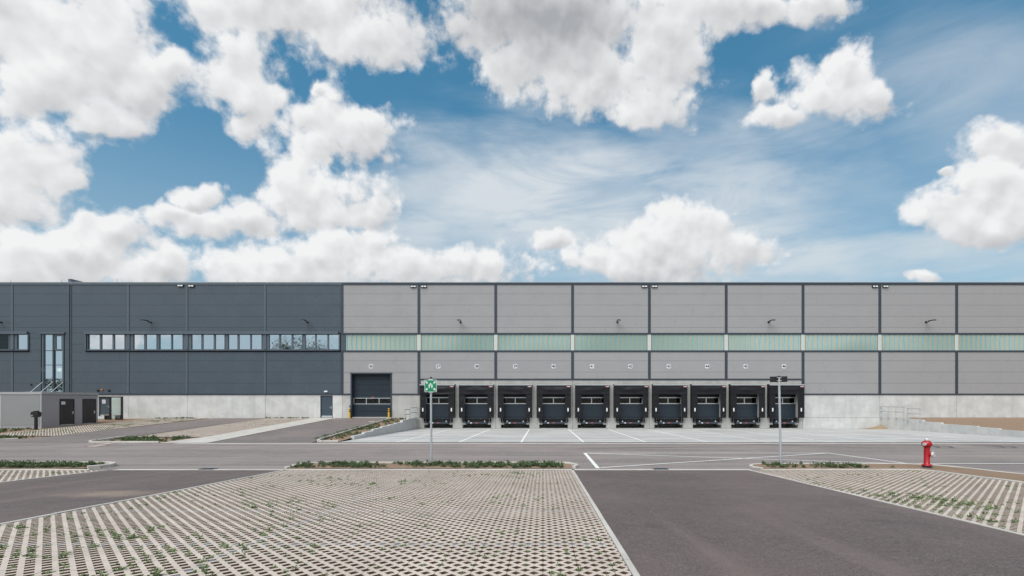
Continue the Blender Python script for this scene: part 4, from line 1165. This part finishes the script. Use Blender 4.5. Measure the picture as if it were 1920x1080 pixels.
# ------------------------------------------------------------------ retaining walls with railings
def retaining_wall(X, outer, tops, zf_base, label, side):
    """stepped wall of L-shaped elements; every element is a part"""
    t = thing('retaining_wall', label, 'wall', (X, tops[0][1], zf_base(tops[0][1])))
    zb = t.location.z
    for (z, y0, y1) in tops:
        n = max(1, round((y1-y0)/1.0))
        for k in range(n):
            a, b = y0+(y1-y0)*k/n, y0+(y1-y0)*(k+1)/n
            MB().box(min(0, side*.22), max(0, side*.22), a+.006-t.location.y, b-.006-t.location.y, zf_base(b)-.3-zb, z-zb+random.uniform(-.006, .006)).build('wall_element', M['conc'], t)
    return t
zw = lambda py, D: zat(py, D)
left_tops = [(zw(817.4, 32.3), 32.3, 34.2), (zw(811, 34.2), 34.2, 36.0), (zw(805, 36), 36.0, 38.0), (zw(800, 38), 38.0, 39.9), (zw(796.5, 39.9), 39.9, 41.7), (zw(793.4, 41.7), 41.7, 43.5), (zw(787.8, 43.5), 43.5, 45.4), (zw(784.5, 45.6), 45.4, 48.40)]
retaining_wall(-12.3, 1, left_tops, zC, 'stepped concrete retaining wall left of the dock court, beside the ramp', -1)
right_tops = [(zw(816, 31), 30.0, 32.0), (zw(812, 33), 32.0, 34.0), (zw(808, 34.5), 34.0, 35.9), (zw(803.2, 36), 35.9, 37.7), (zw(798.6, 38), 37.7, 41.1), (zw(792.3, 41.2), 41.1, 43.1), (zw(787, 43.1), 43.1, 44.9), (zw(783.5, 45), 44.9, 48.40)]
retaining_wall(33.0, 1, right_tops, zC, 'stepped concrete retaining wall along the bare soil on the right', 1)
def railing(X, ys, ztop, zbase, label, side, py_over=.12):
    t = thing('railing', label, 'railing', (X, ys[0], zbase), group='galvanised railings on the retaining walls')
    h = ztop-zbase; o = -side*.05
    for z in (h, h*.52):
        MB().tube([(o, -py_over, z), (o, ys[-1]-ys[0]+py_over, z)], .034, 8).build('rail', M['steel'], t)
    for y in ys:
        MB().tube([(o, y-ys[0], -.18), (o, y-ys[0], h)], .030, 8).build('post', M['steel'], t)
        MB().box(min(o-.03, -.0), max(o+.03, .0), y-ys[0]-.05, y-ys[0]+.05, -.24, -.09).build('post_fixing', M['steel'], t)
railing(-12.3, (45.95, 46.7, 47.5, 48.2), zat(764.6, 46), zat(784.5, 45.6), 'long galvanised railing on the left wall next to dock 37', -1)
railing(-12.3, (43.95, 45.6), zat(768, 44), zat(787.8, 43.5), 'short lower galvanised railing on the left wall', -1, .08)
railing(33.0, (45.3, 46.3, 47.35, 48.3), zat(763, 46), zat(783.5, 45), 'long galvanised railing on the right wall, four posts', 1)
railing(33.0, (43.35, 44.8), zat(766.2, 44), zat(787, 43.1), 'short two-post galvanised railing on the right wall', 1, .1)
# sand heap in the corner of the right wall
mb = MB(); nx, ny = 14, 8; V = []
for j in range(ny+1):
    for i in range(nx+1):
        u, v = i/nx, j/ny; x = 33.0-2.3+2.3*u; y = 48.4-1.0+1.0*v
        V.append((x, y, zC(y)+.004+max(0, .40*(u**1.9)*(v**.8)+.03*mnoise.noise(Vector((x*3, y*3, 0)))*u*v)-.01*(1-u*v)))
for j in range(ny):
    for i in range(nx): a = j*(nx+1)+i; mb.f.append((a, a+1, a+nx+2, a+nx+1)); mb.sm.append(True)
mb.v = V
tag(mb.build('sand', M['sand']), kind='stuff')

# ------------------------------------------------------------------ utility hut
HX, HY0, HY1 = -38.86, 38.45, 43.3
t = thing('utility_hut', 'flat roofed grey utility hut with two dark doors', 'hut', (HX, HY0, ZE-2.35))
B = t.location.z
zt = ZE+.54-B; zb = ZE-2.1-B
MB().box(-3.19, 0, 0, HY1-HY0, 0, zt-.2).build('wall', M['hut'], t)
MB().box(-3.19+.12, -.12, -.018, -.001, .27, zt-.27).build('wall_panel', M['hut_front'], t)
MB().box(-3.22, .03, -.03, HY1-HY0+.03, zt-.198, zt).build('fascia', M['hut_trim'], t)
MB().box(-3.205, .015, -.015, HY1-HY0+.015, zt-.235, zt-.2).build('fascia_strip', M['black'], t)  # narrow black strip directly below the fascia
for x in (-3.20, -.10): MB().box(x, x+.11, -.025, -.001, 0, zt-.236).build('corner_post', M['hut_trim'], t)
def hut_door(y0, y1, notice):
    d = MB().box(.001, .03, y0-HY0+.05, y1-HY0-.05, zb+.06, ZE-B-.05).build('door', M['hut_door'], t)
    MB().box(.001, .05, y0-HY0, y0-HY0+.048, zb, ZE-B).box(.001, .05, y1-HY0-.048, y1-HY0, zb, ZE-B).box(.001, .05, y0-HY0+.048, y1-HY0-.048, ZE-B-.048, ZE-B).build('door_frame', M['black'], d)
    MB().box(.001, .06, y0-HY0, y1-HY0, zb-.06, zb-.001).build('door_sill', M['alu'], d)
    MB().box(.031, .055, y1-HY0-.17, y1-HY0-.10, zb+.86, zb+1.08).tube([(.055, y1-HY0-.14, zb+1.0), (.09, y1-HY0-.14, zb+1.0), (.09, y1-HY0-.28, zb+1.0)], .016, 8).build('handle', M['alu'], d)
    MB().box(.031, .034, y0-HY0+.3, y1-HY0-.3, zb+.3, ZE-B-.5).build('louvre_panel', M['black'], d)
hut_door(39.87, 41.1, True); hut_door(41.86, 43.07, False)
n = thing('notice', 'white notice on the nearer dark door of the hut', 'sign', (HX+.032, 40.15, ZE-.33))
MB().box(0, .012, -.16, .16, -.12, .12).build('plate', M['white'], n)
mbp = MB()
for a in range(3): mbp.box(.0125, .014, -.12, .12, -.085+a*.07, -.055+a*.07)
mbp.build('text_line', plain('notice_grey', (.4, .4, .42), .6), n)

# charging post
t = thing('charging_post', 'black charging post with a rounded head in front of the hut', 'charging post', (at(67.5, 37.6), 37.6, zL(37.6)-.04))
MB().lathe([(0, 0), (.16, 0), (.16, .02), (.105, .03), (.10, .98), (0, .98)], n=16).build('post', M['black'], t)
MB().prism([(-.20, .94), (.20, .94), (.255, 1.02), (.28, 1.16), (.26, 1.29), (.2, 1.35), (-.2, 1.35), (-.26, 1.29), (-.28, 1.16), (-.255, 1.02)], -.14, .14).build('head', M['black'], t)
MB().box(-.12, .12, -.10, .10, 1.351, 1.41).tube([(.05, 0, 1.40), (.18, 0, 1.44), (.30, .0, 1.36)], .012, 6).build('lid', M['rubber'], t)
for s in (-1, 1): MB().lathe([(0, 0), (.05, 0), (.05, .02), (0, .02)], (s*.15, -.141, 1.06), (0, -1, 0), 12).build('socket', M['alu'] if s < 0 else M['rubber'], t)

# glass shelter and bench beside the hut
gx0, gx1, gy = at(204, 46.3)-3.2, at(230, 46.3), 46.3
t = thing('glass_screen', 'black framed glass screen standing by the grey door behind the hut', 'glass screen', (gx1, gy, zL(46.3)))
hs = zat(745.5, gy)-t.location.z; wx = gx0-gx1; pm = at(206.8, 46.3)-gx1; p = .065
for x in (-p, pm, wx): MB().box(x-p, x+p, -p, p, 0, hs).build('post', M['black'], t)
MB().box(pm-p, 0, -p, p, hs+.001, hs+.10).build('beam', M['black'], t)
MB().box(wx-p, pm-p-.002, -p, p, hs+.02, hs+.10).build('beam', M['black'], t)
MB().box(pm+p+.01, -2*p-.01, -.008, .008, .12, hs-.03).build('pane', M['clear'], t)
t = thing('bench', 'low wooden bench on black legs behind the glass screen', 'bench', (at(213, 46.9), 46.9, zL(46.9)-.03))
for k in range(3): MB().box(-.72, .62, -.19+k*.13, -.07+k*.13, .40, .44).build('slat', M['wood'], t)
for x in (-.55, .45): MB().box(x-.19, x-.10, -.17, .17, 0, .399).box(x+.10, x+.19, -.17, .17, 0, .399).box(x-.099, x+.099, -.17, .17, .32, .398).build('leg', M['black'], t)
t = thing('step', 'pale concrete step below the grey door behind the hut', 'step', (FX(195.5), DF-.35, zL(48.0)-.05))
MB().box(-.75, .75, -.45, .33, 0, .14).build('tread', M['conc'], t); MB().box(-.7, .7, .0, .33, .141, .22).build('riser', M['conc'], t)

# ------------------------------------------------------------------ sign posts
def zsoil(y): return zR(y)+.05
sx, sy = at(808.8, 18.3), 18.3
t = thing('assembly_point_sign', 'green assembly point sign with white arrows on a galvanised post', 'sign', (sx, sy, zsoil(sy)), (0, radians(-.25), 0))
ZB = zsoil(sy); hp = zat(709, sy)-ZB; zc = zat(723.6, sy)-ZB
MB().tube([(0, 0, -.2), (0, 0, hp)], .038, 14).build('post', M['steel'], t)
MB().lathe([(0, hp+.045), (.04, hp+.04), (.043, hp-.02)], n=14).build('post_cap', M['black'], t)
for dz in (-.235, .235): MB().box(-.075, .075, -.052, .046, zc+dz-.018, zc+dz+.018).build('clamp', M['steel'], t)
r = .222
MB().box(-r, r, -.062, -.054, zc-r, zc+r).build('plate', M['white'], t)
MB().box(-r+.014, r-.014, -.066, -.0625, zc-r+.014, zc+r-.014).build('panel', M['green'], t)
sym = MB(); y0, y1 = -.071, -.0665
def poly(pts): sym.prism([(x, zc+z) for x, z in pts], y0, y1)
for sx_ in (-1, 1):
    for sz in (-1, 1):
        # arrow from the corner towards the centre
        def P(a, b): # a along the diagonal from the corner inward, b across
            cx, cz = sx_*.185, sz*.165; d = (-sx_*.7071, -sz*.7071); nrm = (-d[1], d[0])
            return (cx+d[0]*a+nrm[0]*b, cz+d[1]*a+nrm[1]*b)
        pts = [P(0, -.016), P(.045, -.016), P(.045, -.045), P(.115, 0), P(.045, .045), P(.045, .016), P(0, .016)]
        poly(pts)
def disc(cx, cz, r_): poly([(cx+r_*cos(2*pi*k/12), cz+r_*sin(2*pi*k/12)) for k in range(12)])
for cx, cz, s in ((-.048, .0, .82), (.048, .0, .82)):
    disc(cx, cz+.062*s+.01, .019*s)
    poly([(cx-.03*s, cz+.045*s), (cx+.03*s, cz+.045*s), (cx+.034*s, cz-.02*s), (cx+.022*s, cz-.02*s), (cx+.022*s, cz-.105*s), (cx+.004*s, cz-.105*s), (cx, cz-.03*s), (cx-.004*s, cz-.105*s), (cx-.022*s, cz-.105*s), (cx-.022*s, cz-.02*s), (cx-.034*s, cz-.02*s)])
disc(0, .088, .021)
poly([(-.02, .062), (.02, .062), (.012, .02), (-.012, .02)])
sym.build('symbol', M['white'], t)

px2 = 18.15
t = thing('direction_sign', 'galvanised post carrying a dark sign seen from its back, before dock 46', 'sign', (at(1464, px2), px2, zsoil(px2)), (0, radians(-1.15), 0))
hp = zat(706, px2)-zsoil(px2); zc = zat(711, px2)-zsoil(px2)
MB().tube([(0, 0, -.2), (0, 0, hp)], .040, 14).build('post', M['steel'], t)
MB().lathe([(0, hp+.03), (.04, hp+.025), (.044, hp-.02)], n=14).build('post_cap', M['black'], t)
MB().box(-.31, .33, .052, .058, zc-.105, zc+.105).build('plate', M['black'], t)
for dz in (-.055, .055):
    MB().box(-.07, .07, -.048, .051, zc+dz-.014, zc+dz+.014).build('clamp', M['steel'], t)

# ------------------------------------------------------------------ hydrant
hy = 17.5
t = thing('fire_hydrant', 'red fire hydrant with grey caps on the bare soil strip', 'hydrant', (at(1738, hy), hy, zR(hy)+.035), (0, 0, radians(-28)))
MB().lathe([(0, 0), (.135, 0), (.15, .035), (.12, .06), (0, .06)], n=24).build('foot', M['navy'], t)
body = MB(); body.lathe([(0, .06), (.155, .065), (.165, .085), (.155, .11), (.105, .125), (.094, .14), (.092, .70), (.105, .715), (.11, .73)], n=28)
body.build('barrel', M['red'], t)
MB().lathe([(.09, .725), (.11, .735), (.155, .775), (.165, .83), (.155, .88), (.12, .925), (.075, .94), (0, .942)], n=8).build('head', M['red'], t)
top = MB().lathe([(0, .943), (.075, .943), (.08, .955), (.08, .99), (.06, 1.0), (.045, 1.03), (0, 1.03)], n=20).build('crown', M['cap'], t)
for s in (-1, 1): MB().box(s*.038-.016, s*.038+.016, -.02, .02, 1.0, 1.09).build('lug', M['cap'], top)
def cap(origin, ax, r, name='outlet_cap'):
    c = MB().lathe([(r*.82, -.01), (r, .0), (r, .045), (r*.8, .065), (r*.62, .066), (r*.55, .045), (r*.3, .044), (r*.26, .075), (0, .078)], origin, ax, 22).build(name, M['cap'], t)
    a = Vector(ax).normalized(); o = Vector(origin)-a*.07
    MB().lathe([(r*.72, 0), (r*.72, .062)], tuple(o), ax, 18).build('neck', M['red'], c)
    return c
R28 = radians(28)
def loc_dir(x, y): return (x*cos(R28)-y*sin(R28), x*sin(R28)+y*cos(R28), 0)
ax = loc_dir(-.86, -.5); cap((ax[0]*.165, ax[1]*.165, .825), ax, .058)
ax = loc_dir(.95, .05); cap((ax[0]*.165, ax[1]*.165, .83), ax, .058)
ax = loc_dir(.55, -.84); cap((ax[0]*.155, ax[1]*.155, .47), ax, .10)
a = Vector(loc_dir(.96, -.02))*.19; b = Vector(loc_dir(.62, -.7))*.20
MB().tube([(a.x, a.y, .79), (a.x*1.0+.0, a.y*1.0, .68), (b.x*1.05, b.y*1.05, .56)], .006, 5).build('chain', M['steel'], t)

# ------------------------------------------------------------------ drains, covers
def grate(x, y, zf, label):
    t = thing('drain_grate', label, 'drain', (x, y, zf(y)+.008), (math.atan(SR), 0, 0), 'drain grates in the gutter')
    MB().box(-.25, .25, -.16, -.12, 0, .012).box(-.25, .25, .12, .16, 0, .012).box(-.25, -.22, -.12, .12, 0, .012).box(.22, .25, -.12, .12, 0, .012).build('frame', M['trim'], t)
    MB().box(-.22, .22, -.12, .12, .0, .002).build('sump', M['dark'], t)
    mb = MB()
    for k in range(9): x_ = -.19+k*.0475; mb.add([(x_-.012, -.12, .012), (x_+.012, -.12, .012), (x_+.03, .12, .012), (x_+.006, .12, .012), (x_-.012, -.12, .003), (x_+.012, -.12, .003), (x_+.03, .12, .003), (x_+.006, .12, .003)], [(0, 1, 2, 3), (0, 4, 5, 1), (1, 5, 6, 2), (2, 6, 7, 3), (3, 7, 4, 0)])
    mb.build('bar', M['trim'], t)
grate(at(392, 17.35), 17.30, zR, 'iron drain grate in the gutter of the left driveway'); grate(at(1238, 17.35), 17.30, zR, 'iron drain grate in the gutter of the right driveway')
def cover(x, y, zf, slope, w, label, off=.0):
    t = thing('manhole_cover', label, 'manhole cover', (x, y, zf(y)+.006+off), (math.atan(slope), 0, 0), 'pale access covers in the asphalt')
    MB().box(-w/2, w/2, -.3, .3, 0, .012).build('lid', M['kerb'], t)
    for s in (-1, 1): MB().box(s*(w/2+.07)-.068, s*(w/2+.07)+.068, -.3, .3, 0, .010).build('rim', M['rust'], t)
cover(at(181.5, 26.9), 26.9, zR, SR, .55, 'pale access cover in the road, the nearer of two'); cover(at(198.5, 28.3), 28.3, zR, SR, .55, 'pale access cover in the road, the farther of two')
cover(at(257, 30.3), 30.3, zL, SL, .55, 'pale access cover among the weeds of the left island', .0); cover(at(697, 44.0), 44.0, zL, SL, .5, 'pale access cover on the ramp before door 36')

# ------------------------------------------------------------------ trees behind the viewer that the windows mirror
def tree(x, y, z, h, r, label, seed, leaves=5200):
    rng = random.Random(seed)
    t = thing('tree', label, 'tree', (x, y, z), group='trees mirrored in the office windows')
    tr = MB(); tr.tube([(0, 0, -.3), (.1, .05, h*.25), (-.1, .1, h*.5), (.05, 0, h*.8)], [.28, .22, .15, .05], 10)
    tips = []
    for k in range(16):
        a = rng.uniform(0, 2*pi); hh = h*rng.uniform(.28, .75); L = r*rng.uniform(.55, 1.0)
        p = Vector((cos(a)*L, sin(a)*L, hh+L*rng.uniform(.3, .7))); tr.tube([(0, 0, hh), tuple(Vector((0, 0, hh)).lerp(p, .5)+Vector((0, 0, .2))), tuple(p)], [.1, .06, .02], 6); tips.append(p)
    tips += [Vector((0, 0, h*.92)), Vector((.4, .2, h*.8))]
    tr.build('trunk', M['bark'], t)
    cr = MB()
    for k in range(leaves):
        c = rng.choice(tips); q = Vector((rng.gauss(0, 1), rng.gauss(0, 1), rng.gauss(0, .8)))*r*.24+c
        leaf(cr, q, rng.uniform(0, 2*pi), rng.uniform(-.8, .8), rng.uniform(.25, .45), rng.uniform(.07, .14))
    cr.build('crown', M['tree_leaf'], t)
zb = zP(-30)-.28
tree(-58, -22, zb, 15.5, 5.0, 'tall loose tree mirrored in the last office windows', 2); tree(-69, -26, zb, 11.5, 3.4, 'small tree mirrored beside the taller one', 5, 3200)
mb = MB(); rng = random.Random(9)
for k in range(9000):
    x = rng.uniform(-260, -60); hh = 7.5+2.5*mnoise.noise(Vector((x*.08, 0, 0)))+1.2*mnoise.noise(Vector((x*.4, 1, 0)))
    leaf(mb, (x, -95+rng.uniform(-4, 4), zb+hh*sqrt(rng.random())), rng.uniform(0, 2*pi), rng.uniform(-.6, .6), rng.uniform(.9, 1.6), rng.uniform(.35, .6))
stuff(mb, 'treeline', M['tree_leaf'])
